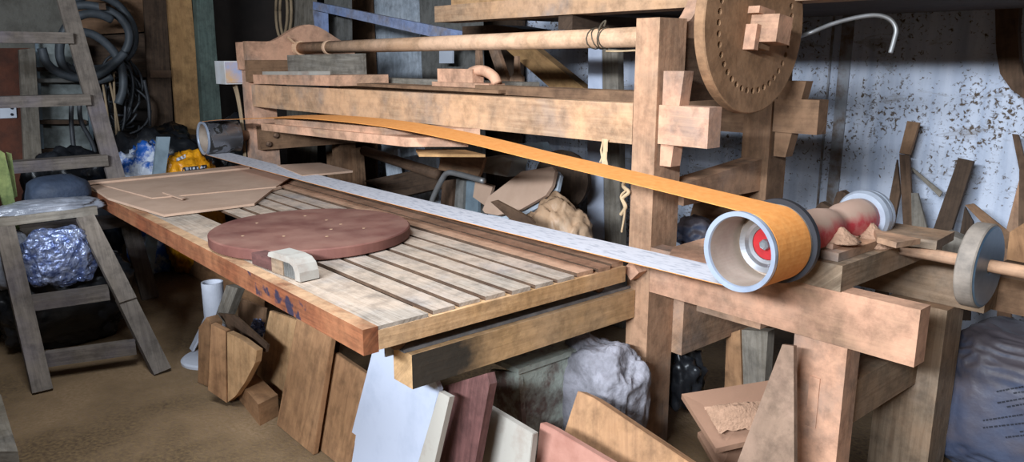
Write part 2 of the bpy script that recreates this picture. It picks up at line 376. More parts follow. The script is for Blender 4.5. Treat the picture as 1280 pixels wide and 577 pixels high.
# ------------------------------------------------------------------ sander frame (one jointed timber frame)
Y0, Y1 = 2.22, 2.375            # front posts
R0, R1 = 2.90, 3.04             # rear posts
fr = thing('sander_frame', 'long dust-caked timber frame of the stroke belt sander with wedged tenons', 'machine frame', (-3.2, 2.6, 0))
def fp(name, bm, mat='dusty', bevel=.006, **k): return obj(name, bm, mat, fr, bevel=bevel, **k)
fp('post', box(-1.892, -1.785, Y0, Y1, 0, 1.69), 'dusty')
fp('post', box(-1.86, -1.73, R0, R1, 0, 1.62), 'brownrail')
fp('post', box(-5.60, -5.455, Y0, Y1+.03, 0, 1.47), 'dustier')
fp('post', box(-5.58, -5.45, R0, R1, 0, 1.45), 'brownrail')
def rail(y0, y1, x1, mat):
    return prism([(-5.44,y0,1.215),(x1,y0,1.240),(x1,y0,1.388),(-5.44,y0,1.366)], (0,y1-y0,0))
fp('rail', prism([(-5.44,Y0,1.212),(-1.895,Y0,1.234),(-1.895,Y0,1.386),(-5.44,Y0,1.366)], (0,.07,0)), 'rail')
fp('rail', prism([(-5.44,R0+.03,1.21),(-1.865,R0+.03,1.235),(-1.865,R0+.03,1.40),(-5.44,R0+.03,1.375)], (0,.06,0)), 'brownrail')
fp('tenon', box(-1.783, -1.567, Y0+.012, Y0+.085, 1.245, 1.385), 'dustier', .012)
fp('tenon', box(-1.728, -1.533, R0+.012, R0+.085, 1.252, 1.388), 'brownrail', .012)
fp('wedge', prism([(-1.775,Y0+.02,1.165),(-1.725,Y0+.02,1.165),(-1.685,Y0+.02,1.505),(-1.775,Y0+.02,1.505)], (0,.055,0)), 'dustier', .004)
fp('wedge', prism([(-1.72,R0+.02,1.15),(-1.665,R0+.02,1.15),(-1.60,R0+.02,1.46),(-1.72,R0+.02,1.46)], (0,.055,0)), 'brownrail', .004)
# right head: cheek and its humped bearing cap between the posts
fp('bearing_board', box(-1.86, -1.80, Y1+.002, R0-.002, 1.39, 1.62), 'darkwood')
def hump(x0, x1, y0, yh0, yh1, y1, zb, zt, zh, bm=None):
    pts = [(x0,y0,zb),(x0,y1,zb),(x0,y1,zt)]
    n = 18
    for k in range(n+1):
        t = k/n; y = yh1+(yh0-yh1)*t
        pts.append((x0, y, zt+(zh-zt)*(.5-.5*math.cos(2*math.pi*t))**.8))
    pts.append((x0,y0,zt))
    return prism(pts, (x1-x0,0,0), bm)
fp('bearing_cap', hump(-1.86, -1.80, Y1+.002, 2.40, 2.76, R0-.002, 1.621, 1.68, 1.86), 'dustier', .004)
# left head
fp('bearing_board', box(-5.455, -5.405, Y0-.03, R0+.1, 1.385, 1.535), 'brownrail', .004)
fp('bearing_cap', hump(-5.46, -5.40, Y0-.03, 2.36, 2.98, R0+.14, 1.536, 1.665, 1.79), 'dustier', .004)
fp('end_rail', box(-5.453, -5.40, Y0+.02, R0+.35, .90, 1.07), 'brownrail', .004)
for py, pz in ((2.36, 1.0), (2.30, .94), (2.46, 1.44)):
    fp('bolt', lathe([(0,.022),(.018,.022),(.03,.012)], (-5.402, py, pz), (1,0,0), 10), 'rust', 0)
fp('cap_strip', box(-5.60,-5.46,Y0-.028,Y0-.002,1.47,1.66), 'dustier', .004)
# cross members between front and rear posts
fp('cross_rail', prism([(-1.85,Y1,1.00),(-1.85,R0,1.00),(-1.85,R0,1.135),(-1.85,Y1,1.085)], (.09,0,0)), 'dusty')
fp('cross_rail', box(-1.845, -1.735, Y1+.001, R0-.002, .40, .66), 'dusty')
# right-hand trestle: T beam, leg and rear T
fp('beam', box(-1.784, -.815, Y0, Y0+.07, .684, .857), 'dustier', .008)
fp('leg', box(-1.185, -1.010, Y0, Y0+.09, 0, .683), 'dustier', .006)
fp('beam', box(-1.73, -.86, R0, R0+.11, .684, .856), 'block', .008)
fp('leg', box(-1.17, -.955, R0-.06, R0+.10, 0, .683), 'block', .006)
fp('stretcher', box(-1.12, -1.03, Y0+.092, R0-.062, .385, .535), 'block', .006)
fp('peg', bar((-1.835,Y0-.05,.765),(-1.835,Y0-.001,.765), .055,.055,(.7,0,.7)), 'dustier', .003)
fp('stop_block', box(-1.58,-1.32,Y0+.02,Y0+.09,.655,.683), 'dusty', .004)
fp('tenon_mark', box(-1.12,-1.085,Y0-.004,Y0-.0005,.39,.56), 'dustier', .001)

# bearing block under the drum shaft: timber across the two T beams with pads and dust
bb = thing('bearing_block', 'thick dusty timber block lying across the trestle under the drum motor', 'timber block', (-1.3, 2.5, .858))
obj('block', box(-1.52, -1.045, Y0-.01, R0-.03, .858, .94), 'block', bb, bevel=.006)
obj('pad', box(-1.42, -1.075, Y0+.02, 2.52, .941, .968), 'dusty', bb, bevel=.006)
obj('pad', box(-1.36, -1.11, Y0+.05, 2.44, .969, .985), 'dustier', bb, bevel=.005)
solo('offcut', prism([at(1100,286,Z=.945),at(1192,300,Z=.945),at(1170,312,Z=.945),at(1080,300,Z=.945)], (0,0,.03)), 'block', 'flat grey offcut lying on the bearing block behind the red motor', 'offcut', bevel=.004)
solo('offcut', prism([at(1092,293,Z=.98),at(1150,305,Z=.98),at(1120,310,Z=.98),at(1096,303,Z=.98)], (0,0,.018)), 'dusty', 'small pointed offcut lying beside the silver end of the motor', 'offcut', bevel=.003)
def cone(c, r, h, seed):
    bm = NB(); n = 28; rings = []
    for i in range(7):
        t = i/6; rr = r*(1-t)**.95 if i < 6 else 0.004
        rings.append([bm.verts.new(V(c)+V((math.cos(2*math.pi*k/n)*rr, math.sin(2*math.pi*k/n)*rr, h*t))*1.0 + V((0,0,0 if i==0 else .004*noise.noise(V((k*.4,i*.7,seed)))))) for k in range(n)])
    for i in range(6):
        for k in range(n): bm.faces.new((rings[i][k], rings[i][(k+1)%n], rings[i+1][(k+1)%n], rings[i+1][k]))
    bm.faces.new(rings[0][::-1]); bm.faces.new(rings[-1]); return bm
for c, r, h, l in (((-1.115,2.33,.986), .06, .045, 'little cone of sawdust at the near corner of the bearing block'),
                   ((-1.12,2.55,.942), .085, .07, 'taller ridge of sawdust under the red motor'),):
    o = solo('sawdust_heap', cone(c, r, h, r*9), 'dust', l, 'sawdust', smooth=True); o['kind'] = 'stuff'

# ------------------------------------------------------------------ drums
def drum(c, r, w, label, dark, loc, axis=(0,1,0)):
    t = thing('belt_drum', label, 'drum', loc)
    obj('shell', lathe([(0,r),(w,r),(w,r-.012),(.014,r-.012),(.006,r-.012),(0,r-.010)][:3]+[(0,r-.012)], c, axis, 64, closed=True), 'drumskin' if dark else 'aluin', t, smooth=False)
    obj('rim', lathe([(-.010,r+.004),(.004,r+.004),(.004,r-.008),(.0,r-.012),(-.008,r-.010)], c, axis, 64, closed=True), 'alurim', t)
    return t
DX, DY, DZ, DR = -1.192, 1.885, 1.010, .113
d1 = drum((DX,DY,DZ), DR, .20, 'hollow aluminium belt drum with bright rim at the near end', False, (DX,DY+.1,DZ-DR))
obj('back_flange', lathe([(.196,DR+.016),(.214,DR+.016),(.214,.02),(.196,.02)], (DX,DY,DZ), (0,1,0), 64, closed=True), 'rubber', d1)
obj('step_ring', lathe([(.128,.086),(.150,.086),(.150,.050),(.142,.050),(.140,.062),(.132,.070)], (DX,DY,DZ), (0,1,0), 48, closed=True), 'alu', d1)
obj('hub_plate', lathe([(.151,.100),(.153,.100),(.153,.0),(.151,.0)][:1]+[(.143,.049),(.149,.049)][:0]+[(.155,.100)], (DX,DY,DZ), (0,1,0), 48), 'aluin', d1)
hpl = obj('hub_plate', lathe([(.144,.049),(.1505,.049)], (DX,DY,DZ), (0,1,0), 48), 'red', d1); hpl['label'] = 'red enamelled hub plate'
obj('bolt', lathe([(.115,.010),(.122,.016),(.144,.016)], (DX,DY,DZ), (0,1,0), 6), 'steel', hpl)
LX, LY, LZ = -5.57, 1.90, .995
d2 = drum((LX,LY,LZ), .113, .24, 'hollow metal belt drum with flaking dark skin at the far end', True, (LX,LY+.1,LZ-.113))
obj('liner', lathe([(.002,.0995),(.2,.0995),(.2,.098),(.002,.098)], (LX,LY,LZ), (0,1,0), 48, closed=True), 'aluin', d2)
obj('back_plate', lathe([(.235,.112),(.25,.05),(.34,.03)], (LX,LY,LZ), (0,1,0), 32), 'rust', d2)
mo = thing('drum_motor', 'red drum motor coated in sawdust with a silver ring at its end', 'motor', (DX,2.4,.95))
obj('body', lathe([(.215,.05),(.23,.062),(.30,.07),(.44,.07),(.50,.062),(.53,.052),(.56,.055),(.60,.066),(.70,.07),(.735,.068)], (DX,DY,DZ), (0,1,0), 40), 'motor', mo, smooth=True)
obj('end_ring', lathe([(.73,.086),(.745,.094),(.765,.094),(.772,.086),(.78,.092),(.80,.09),(.805,.06)], (DX,DY,DZ), (0,1,0), 48), 'chrome', mo)
obj('foot', box(DX-.06,DX+.06,2.14,2.50,.945,.975), 'rust', mo, bevel=.003)

# ------------------------------------------------------------------ sanding belt (closed loop, orange out, pale cloth in)
def belt():
    top = [(-5.57,1.113),(-5.2,1.148),(-4.8,1.176),(-4.4,1.205),(-4.0,1.226),(-3.6,1.236),(-3.2,1.238),(-2.9,1.232),(-2.5,1.214),(-2.1,1.187),(-1.7,1.160),(-1.4,1.139),(-1.25,1.128)]
    top = [(p.x, p.z) for p in smooth_pts([(x, 0, z) for x, z in top], 6)]
    path = [(x, z, 0) for x, z in top]
    for k in range(1, 25):
        a = math.radians(82-172*k/24-0); path.append((DX+math.cos(a)*(DR+.003), DZ+math.sin(a)*(DR+.003), 0))
    for k in range(1, 20):
        x = DX+(LX-DX)*k/20; t = k/20; path.append((x, DZ-DR-.003+(LZ-.113-DZ+DR)*t-.012*math.sin(math.pi*t), 0))
    for k in range(0, 25):
        a = math.radians(-90-180*k/24); path.append((LX+math.cos(a)*.116, LZ+math.sin(a)*.116, 0))
    bm = NB(); n = len(path); W = .172; th = .002
    def nrm(i):
        a, b = path[i-1], path[(i+1)%n]; d = V((b[0]-a[0], 0, b[1]-a[1])).normalized(); return V((-d.z, 0, d.x))
    A = []
    for i, (x, z, _) in enumerate(path):
        nz = nrm(i); y0 = 1.897
        dz = .0
        if i < len(top) and -4.9 < x < -2.2:            # pressed strip: far edge rides up on the pad
            dz = .012*math.sin(math.pi*(x+4.9)/2.7)
        p = V((x, y0, z)); q = V((x, y0+W, z+dz))
        A.append([bm.verts.new(v) for v in (p, q, q+nz*-th, p+nz*-th)])
    for i in range(n):
        P, Q = A[i], A[(i+1)%n]
        for j, mi in ((0,0),(1,0),(2,1),(3,0)):
            f = bm.faces.new((P[j], P[(j+1)%4], Q[(j+1)%4], Q[j])); f.material_index = mi
    return bm
bt = belt()
me_n = obj('sanding_belt', bt, None, slots=['grit','backing'])
tag(me_n, 'long orange sanding belt with a pale cloth back stretched between two drums', 'sanding belt')

# ------------------------------------------------------------------ sliding table
TB = thing('sliding_table', 'long slatted timber sanding table with a red-brown front beam', 'table', (-3.5, 1.55, .64))
TX0, TX1, TY0, TY1 = -5.27, -1.835, 1.02, 2.14
TB_Z = .728
zt = .80
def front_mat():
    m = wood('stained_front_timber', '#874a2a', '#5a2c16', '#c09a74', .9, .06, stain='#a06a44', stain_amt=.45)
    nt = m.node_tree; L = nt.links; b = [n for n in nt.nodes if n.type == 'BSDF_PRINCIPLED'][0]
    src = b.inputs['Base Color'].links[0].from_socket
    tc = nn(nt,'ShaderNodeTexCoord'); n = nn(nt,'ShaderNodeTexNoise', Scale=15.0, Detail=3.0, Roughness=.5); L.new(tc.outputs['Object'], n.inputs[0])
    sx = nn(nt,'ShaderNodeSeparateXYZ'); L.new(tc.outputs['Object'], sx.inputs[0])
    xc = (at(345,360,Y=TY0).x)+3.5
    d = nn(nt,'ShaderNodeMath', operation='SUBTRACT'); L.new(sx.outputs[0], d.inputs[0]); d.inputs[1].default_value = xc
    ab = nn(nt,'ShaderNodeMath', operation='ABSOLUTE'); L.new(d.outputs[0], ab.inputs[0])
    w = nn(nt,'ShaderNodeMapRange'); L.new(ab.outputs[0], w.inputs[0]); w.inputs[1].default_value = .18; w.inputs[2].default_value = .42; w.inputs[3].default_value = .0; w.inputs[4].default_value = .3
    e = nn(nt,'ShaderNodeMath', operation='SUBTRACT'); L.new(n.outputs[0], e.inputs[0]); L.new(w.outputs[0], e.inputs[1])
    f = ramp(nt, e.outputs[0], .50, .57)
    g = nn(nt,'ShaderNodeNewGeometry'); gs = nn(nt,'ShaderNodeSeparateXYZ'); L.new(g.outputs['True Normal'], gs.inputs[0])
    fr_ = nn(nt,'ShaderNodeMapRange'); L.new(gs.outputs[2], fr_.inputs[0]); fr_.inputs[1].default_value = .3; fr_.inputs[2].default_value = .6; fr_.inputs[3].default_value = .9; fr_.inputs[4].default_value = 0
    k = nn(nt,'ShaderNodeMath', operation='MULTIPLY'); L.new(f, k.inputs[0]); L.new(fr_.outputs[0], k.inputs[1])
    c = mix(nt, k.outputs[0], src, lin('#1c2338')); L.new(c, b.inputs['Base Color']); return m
M['frontbeam'] = front_mat()
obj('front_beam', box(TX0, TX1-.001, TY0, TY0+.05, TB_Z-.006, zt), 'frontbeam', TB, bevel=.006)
obj('front_plank', box(TX0+.01, TX1-.002, TY0+.051, TY0+.225, zt-.012, zt), 'slat', TB, bevel=.003)
obj('end_beam', box(TX1-.12, TX1, TY0+.051, TY1, TB_Z, zt-.0125), 'tableend', TB, bevel=.006, axis=(0,1,0))
obj('end_beam', box(TX0, TX0+.12, TY0+.051, TY1, TB_Z, zt-.0125), 'tableend', TB, bevel=.006, axis=(0,1,0))
obj('back_beam', box(TX0+.121, TX1-.121, TY1-.08, TY1, TB_Z, zt-.0125), 'tableend', TB, bevel=.005)
#obj('end_cap', box(TX1-.125, TX1+.002, TY0+.051, TY0+.27, zt-.0225, zt+.001), 'tableend', TB, bevel=.003, axis=(0,1,0))
# deck of slats: pale in front, browner under the belt
d = NB(); ys = [1.268, 1.372, 1.476, 1.580, 1.684, 1.788]
for y in ys: box(TX0+.02 if y > 1.3 else -3.0, TX1-.004-random.random()*.02, y, y+.083, zt-.012, zt+random.random()*.004, d)
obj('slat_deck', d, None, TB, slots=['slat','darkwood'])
d = NB()
for y in (1.892, 1.996, 2.078): box(TX0+.02, TX1-.004-random.random()*.02, y, y+(.083 if y < 1.99 else .066), zt-.012, zt+random.random()*.004, d)
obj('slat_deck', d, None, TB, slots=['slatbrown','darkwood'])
d = NB(); box(-3.4, TX1-.14, 1.10, 2.05, TB_Z-.004, TB_Z-.001, d); obj('gap_shade_board', d, 'dark', TB)  # sheet below the slats coloured black to paint shade into the gaps
# rollers under the table, on the runner
for y in (1.17, 2.06):
    r_ = obj('roller', lathe([(-.012,.030),(-.009,.034),(-.004,.026),(.004,.026),(.009,.034),(.012,.030)], (-1.90, y, .720), (1,0,0), 24), 'rust', TB)
# runner beam with angle iron
def runner_mat():
    m = wood('runner_timber', '#c49a68', '#94724a', '#d2aa80', .85, .4, stain='#7a6a55', stain_amt=.5)
    nt = m.node_tree; L = nt.links; b = [n for n in nt.nodes if n.type == 'BSDF_PRINCIPLED'][0]
    src = b.inputs['Base Color'].links[0].from_socket
    tc = nn(nt,'ShaderNodeTexCoord'); n = nn(nt,'ShaderNodeTexNoise', Scale=11.0, Detail=5.0); L.new(tc.outputs['Object'], n.inputs[0])
    sx = nn(nt,'ShaderNodeSeparateXYZ'); L.new(tc.outputs['Object'], sx.inputs[0])
    a = nn(nt,'ShaderNodeMath', operation='MULTIPLY_ADD'); L.new(n.outputs[0], a.inputs[0]); a.inputs[1].default_value = .22; ng = nn(nt,'ShaderNodeMath', operation='MULTIPLY'); ng.inputs[1].default_value = -1.0; L.new(sx.outputs[1], ng.inputs[0]); L.new(ng.outputs[0], a.inputs[2])
    f0 = ramp(nt, a.outputs[0], .24, .40)
    gg = nn(nt,'ShaderNodeNewGeometry'); gs_ = nn(nt,'ShaderNodeSeparateXYZ'); L.new(gg.outputs['True Normal'], gs_.inputs[0]); e_o = ramp(nt, gs_.outputs[0], .3, .6)
    f_ = nn(nt,'ShaderNodeMath', operation='MULTIPLY'); L.new(f0, f_.inputs[0]); L.new(e_o, f_.inputs[1]); f_2 = nn(nt,'ShaderNodeMath', operation='MULTIPLY'); L.new(f_.outputs[0], f_2.inputs[0]); f_2.inputs[1].default_value = .96; f = f_2.outputs[0]
    c = mix(nt, f, src, lin('#292723')); L.new(c, b.inputs['Base Color']); return m
M['runner'] = runner_mat()
RB = thing('runner_beam', 'heavy yellow-brown beam with a burnt near end carrying the table roller track', 'beam', (-1.90, 1.65, .55))
zb0, zb1 = .565, .676
obj('timber', box(-1.955, -1.85, 1.19, Y0-.003, zb0, zb1), 'runner', RB, bevel=.01, axis=(0,1,0))
#obj('burnt_end', prism([(-1.7445,1.175,zb0-.012),(-1.7445,1.39,zb0-.012),(-1.7445,1.37,zb1-.02),(-1.7445,1.31,zb1-.035),(-1.7445,1.19,zb1-.03)], (.0015,0,0)), 'charred', RB)
tr = NB(); box(-1.95, -1.875, 1.18, Y0-.004, zb1+.001, zb1+.005, tr); box(-1.879, -1.875, 1.18, Y0-.004, zb1+.005, zb1+.012, tr); box(-1.958,-1.952,1.16,1.20,zb1-.03,zb1+.04,tr)
obj('angle_track', tr, 'steel', RB)

# pieces lying on the table
def flat(name, pix, z, th, mat, label, cat='board', **k):
    pts = [at(x, y, Z=z+th) for x, y in pix]
    e = max((pts[i]-pts[i-1] for i in range(len(pts))), key=lambda d: d.length)
    return solo(name, prism(pts, (0,0,-th)), mat, label, cat, axis=e, bevel=.0015, **k)
z1 = zt+.005
flat('fibreboard_sheet', [(108,229),(135,247),(205,268),(262,261),(318,254),(341,236),(352,233),(300,212)], z1, .012, 'mdf', 'tan fibreboard sheet with a slanted corner lying on the far end of the table')
flat('fibreboard_sheet', [(118,228),(300,207),(372,216),(345,233),(190,247)], z1+.0125, .006, 'mdf', 'thin wide fibreboard sheet on top of the slanted-corner sheet', )
flat('wood_strip', [(104,229),(108,226),(305,206),(312,209)], z1+.019, .012, 'mdf', 'narrow wooden strip along the far edge of the fibreboard', 'strip')
flat('offcut', [(203,240),(207,239),(232,247),(228,248.5)], z1+.019, .006, 'mdf', 'thin tan offcut lying near the front edge of the fibreboard sheet', 'offcut')
DC = thing('table_disc', 'round mahogany-brown wooden disc lying on the table slats', 'disc', (-2.98,1.43,z1))
dr = .415
dm = lathe([(0,dr-.006),(.004,dr),(.040,dr),(.044,dr-.006)], (-2.98,1.435,z1), (0,0,1), 96)
dtop = obj('disc_board', dm, 'disc', DC)
for k in range(9):
    a = k*2.399+.4; q = dr*(.25+.5*((k*37)%10)/10)
    obj('plug', lathe([(0,.007),(.0008,.0065)], (-2.98+q*math.cos(a), 1.435+q*math.sin(a), z1+.0441), (0,0,1), 8), 'tansack', dtop)
# hand sanding block with a folded pale strip over bristles
HB = thing('sanding_block', 'wooden hand sanding block with a bent pale pad at one end beside the round disc', 'sanding block', (-2.55,1.17,zt))
P0 = V((-2.70,1.065,zt+.002)); ang = math.radians(6); ux = V((math.cos(ang), math.sin(ang), 0)); uy = V((-math.sin(ang), math.cos(ang), 0))
def lb(a0,a1,b0,b1,c0,c1):
    a0,a1,b0,b1,c0,c1 = [q*.85 for q in (a0,a1,b0,b1,c0,c1)]
    return prism([P0+ux*a0+uy*b0+V((0,0,c0)), P0+ux*a1+uy*b0+V((0,0,c0)), P0+ux*a1+uy*b1+V((0,0,c0)), P0+ux*a0+uy*b1+V((0,0,c0))], (0,0,c1-c0))
obj('handle', lb(-.02,.15,0,.07,.004,.055), 'redwood', HB, bevel=.012, axis=ux)
obj('core', lb(.15,.24,-.002,.075,.002,.065), 'block', HB, bevel=.014, axis=ux)
br = NB()
for k in range(9):
    q = P0+ux*(.208+k*.0094); prism([q+V((0,0,.003)), q+ux*.007+V((0,0,.003)), q+ux*.007+V((0,0,.053)), q+V((0,0,.053))], uy*.06, br)
obj('bristle', br, 'greyboard', HB)
def arc_pad():
    pr = []
    outer = [(.13,.068),(.14,.085),(.16,.092),(.28,.094),(.33,.088),(.36,.070),(.375,.04),(.378,.003)]
    inner = [(.340,.003),(.338,.035),(.325,.058),(.30,.067),(.16,.067),(.14,.066)]
    return prism([P0+ux*a*.85+V((0,0,c*.85))-uy*.006 for a, c in outer+inner], uy*.075)
obj('bent_pad', arc_pad(), 'offwhite', HB, bevel=.004)

# ------------------------------------------------------------------ pressing boards under the upper belt run
PB = thing('pressing_pad', 'two long dusty boards stacked under the upper belt run', 'boards', (-3.7,2.0,1.1))
obj('lower_board', prism([(-4.55,1.90,1.122),(-2.95,1.90,1.158),(-2.72,2.08,1.165),(-4.55,2.12,1.122)], (0,0,.042)), 'dustier', PB, bevel=.004)
obj('upper_board', prism([(-4.42,1.93,1.165),(-3.18,1.93,1.192),(-2.80,2.21,1.198),(-4.42,2.21,1.165)], (0,0,.034)), 'dustier', PB, bevel=.003)
obj('wear_strip', prism([(-3.05,2.02,1.118),(-2.86,1.91,1.121),(-2.60,2.08,1.13),(-2.80,2.12,1.13)], (0,0,.012)), 'tan', PB, bevel=.002)
obj('hanger', box(-4.30,-4.27,2.10,2.219,1.12,1.20), 'dusty', PB, bevel=.003); obj('hanger', box(-3.06,-3.03,2.12,2.219,1.19,1.197), 'dusty', PB, bevel=.003)
# ------------------------------------------------------------------ winding shaft and holed disc
WS = thing('winding_shaft', 'long pale wooden winding pole with a big holed wooden disc at its end', 'winding shaft', (-3.4,2.56,1.4))
AY = 2.56
za, zb_ = at(379,60,Y=AY).z, at(792,46,Y=AY).z
zc = zb_+.01
ax_l = at(374,60,Y=AY).x
obj('pole', tube([(ax_l,AY,za),(-1.80,AY,zb_)], [.040,.042], 20), 'tube', WS, axis=(1,0,0), smooth=True)
obj('collar', lathe([(0,.052),(.05,.052)], (ax_l-.02,AY,za), (1,0,0), 20), 'tube', WS)
xc = at(409,58,Y=AY).x
obj('band', lathe([(0,.041),(.006,.047),(.03,.047),(.036,.041)], (xc,AY,za), (1,0,.0), 20, closed=True), 'tube', WS)
for py_, dz_ in ((-.07,.05),(.06,-.05)):
    obj('peg', bar((ax_l+.01,AY+py_*1.3,za+dz_*1.5),(ax_l+.01,AY-py_*1.0,za-dz_*1.0), .014,.014,(1,0,0)), 'tube', WS) if py_ < 0 else None
# disc with a ring of real dowel holes
DC_X, DC_Y, DC_Z, DC_R = -1.64, 2.535, 1.668, .318
def cut_disc():
    a = lathe([(0,DC_R-.004),(.004,DC_R),(.040,DC_R),(.044,DC_R-.004)], (0,0,0), (1,0,0), 96)
    b = NB()
    for k in range(40):
        t = 2*math.pi*k/40
        lathe([(.012,.0115),(.06,.0115)], (0,math.cos(t)*DC_R*.74,math.sin(t)*DC_R*.74), (1,0,0), 10, b)
    bmesh.ops.recalc_face_normals(a, faces=a.faces); bmesh.ops.recalc_face_normals(b, faces=b.faces)
    ma, mb = bpy.data.meshes.new('disc_cut'), bpy.data.meshes.new('disc_cut_holes'); a.to_mesh(ma); b.to_mesh(mb); a.free(); b.free()
    oa, ob = bpy.data.objects.new('disc_cut', ma), bpy.data.objects.new('disc_cut_holes', mb)
    COL.objects.link(oa); COL.objects.link(ob)
    md = oa.modifiers.new('b', 'BOOLEAN'); md.object = ob; md.operation = 'DIFFERENCE'; md.solver = 'EXACT'
    dg = bpy.context.evaluated_depsgraph_get(); me = oa.evaluated_get(dg).to_mesh()
    r = NB(); r.from_mesh(me); bmesh.ops.translate(r, verts=r.verts, vec=(DC_X,DC_Y,DC_Z))
    for o in (oa, ob): bpy.data.objects.remove(o)
    return r
HD = obj('holed_disc', cut_disc(), 'wheel', WS, axis=(0,.25,1))
hx = DC_X+.044
def tilt(pts, vec, a=math.radians(-8)):
    c = V((0,DC_Y+.01,DC_Z-.015)); R = Matrix.Rotation(a,3,'X')
    return prism([R@(V(p)-c)+c for p in pts], R@V(vec))
def yz(x,y0,y1,z0,z1): return [(x,DC_Y+y0,DC_Z+z0),(x,DC_Y+y1,DC_Z+z0),(x,DC_Y+y1,DC_Z+z1),(x,DC_Y+y0,DC_Z+z1)]
obj('hub_block', tilt(yz(hx+.0005,-.045,.045,-.070,.025), (.11,0,0)), 'dustier', HD, bevel=.003)
obj('hub_plate', tilt(yz(hx+.0005,-.072,-.046,-.10,-.012), (.045,0,0)), 'dustier', HD, bevel=.003)
obj('hub_plate', tilt(yz(hx+.0005,-.072,.03,.026,.050), (.045,0,0)), 'dustier', HD, bevel=.003)
obj('hub_plate', tilt(yz(hx+.0005,-.03,.035,-.09,-.071), (.04,0,0)), 'wheel', HD, bevel=.003)
obj('axle', lathe([(0,.04),(.165,.04)], (-1.805,AY,DC_Z-.02), (1,0,0), 20), 'wheel', WS)
# bent rod hooked behind the disc
RD = [at(*p, Y=2.95) for p in ((983,50),(1010,42),(1040,30),(1070,22),(1095,19),(1112,24),(1120,36),(1117,52),(1113,66))]
obj('bent_rod', tube(smooth_pts([V((-1.66,2.83,RD[0].z-.005))]+RD[1:]), .0085, 10), 'rod', WS, smooth=True)
# twine wraps
tw = []
xw = at(741,45,Y=AY).x; zw = za+(zb_-za)*(xw-ax_l)/(-1.80-ax_l)
for k in range(46):
    a = k*2*math.pi/12; tw.append((xw+.0024*k/1.2+.010*math.sin(k*.7), AY+math.cos(a)*.0445, zw+math.sin(a)*.0455))
cordb = tube(tw, .003, 6)
obj('wire_wrap', cordb, 'wire', WS, smooth=True)
obj('loose_cord', tube(smooth_pts([at(758,55,Y=2.53)+V((0,0,-.03)), at(775,64,Y=2.50), at(794,63,Y=2.44)]), .004, 6), 'twine', WS)
obj('wire_tuft', tube(smooth_pts([at(748,38,Y=2.53), at(752,30,Y=2.53), at(757,26,Y=2.53), at(755,33,Y=2.53)]), .004, 6), 'wire', WS)

# things lying on the rails
def rest(x0,x1,y0,y1,z0,th): return box(x0,x1,y0,y1,z0,z0+th)
zr = 1.392
a = at(325,100,Y=2.2); b_ = at(446,100,Y=2.2)
solo('plank', prism([(-5.36,2.205,1.374),(-4.12,2.205,1.390),(-4.05,2.50,1.392),(-5.36,2.50,1.374)], (0,0,.062)), 'dustier', 'dusty plank lying on the left end of the front rail', 'plank', bevel=.004)
solo('wood_strip', prism([(-5.22,2.215,1.4375),(-4.40,2.215,1.449),(-4.40,2.30,1.449),(-5.22,2.30,1.4375)], (0,0,.022)), 'offwhite', 'thin pale strip lying on top of the dusty plank on the front rail', 'strip', bevel=.002)
solo('plank', prism([(-5.30,2.44,1.440),(-4.32,2.49,1.448),(-4.32,2.51,1.448),(-5.30,2.48,1.440)], (0,0,.13)), 'grey', 'grey weathered plank standing on edge under the winding pole', 'plank', bevel=.004)
p = lambda x, y: at(x, y, Z=1.40)
solo('plank', box(-4.0,-2.72,2.255,2.42,1.393,1.408), 'brownrail', 'thin dark plank lying across the rails under the hand plane', 'plank', bevel=.002)
solo('plank', prism([(-4.75,2.52,1.40),(-2.95,2.60,1.40),(-2.95,2.72,1.40),(-4.75,2.64,1.40)], (0,0,.03)), 'grey', 'thin grey plank lying lengthwise between the rails behind the dusty plank', 'plank', bevel=.002)
solo('plank', box(-2.95,-1.93,2.30,2.40,1.386,1.425), 'brownrail', 'brown batten lying along the front rail left of the centre post', 'plank', bevel=.003)
PL = thing('hand_plane', 'dusty wooden hand plane with a curved handle lying on the thin dark plank', 'hand plane', (-3.0,2.4,1.423))
A = at(550,107,Y=2.36); B = at(612,106,Y=2.36); z0 = 1.409
xa, xb = A.x, B.x; Lp = xb-xa
obj('base', box(xa-.03, xb+.03, 2.33, 2.43, z0, z0+.022), 'dustier', PL, bevel=.004)
obj('body', box(xa, xa+Lp*.72, 2.345, 2.415, z0+.0225, z0+.088), 'dustier', PL, bevel=.012)
hp = smooth_pts([(xa+Lp*.58,2.38,z0+.070),(xa+Lp*.72,2.38,z0+.082),(xa+Lp*.88,2.38,z0+.076),(xa+Lp*1.02,2.38,z0+.052),(xa+Lp*1.08,2.38,z0+.02)])
obj('handle', tube(hp, .026, 12), 'dustier', PL, smooth=True)

# twine tuft hanging from the front rail and string on the post
tf = NB()
for k in range(9):
    x = -2.02+random.uniform(-.012,.012); tube([(x, 2.212, 1.245),(x+random.uniform(-.012,.012), 2.207, 1.20),(x+random.uniform(-.022,.022), 2.205, 1.14+random.uniform(-.01,.03))], .004, 5, tf)
solo('twine_tuft', tf, 'twine', 'frayed tuft of pale twine hanging from the front rail', 'twine')
kn = NB(); q = [at(*p_, Y=2.205) for p_ in ((784,222),(779,232),(786,240),(778,248),(782,258),(776,268))]
tube(smooth_pts(q), .007, 7, kn); tube(smooth_pts([at(782,238,Y=2.2),at(776,246,Y=2.2),at(781,262,Y=2.2),at(777,290,Y=2.2)]), .004, 6, kn)
solo('knotted_rope', kn, 'twine', 'knotted bit of rope on the left face of the centre post', 'rope')

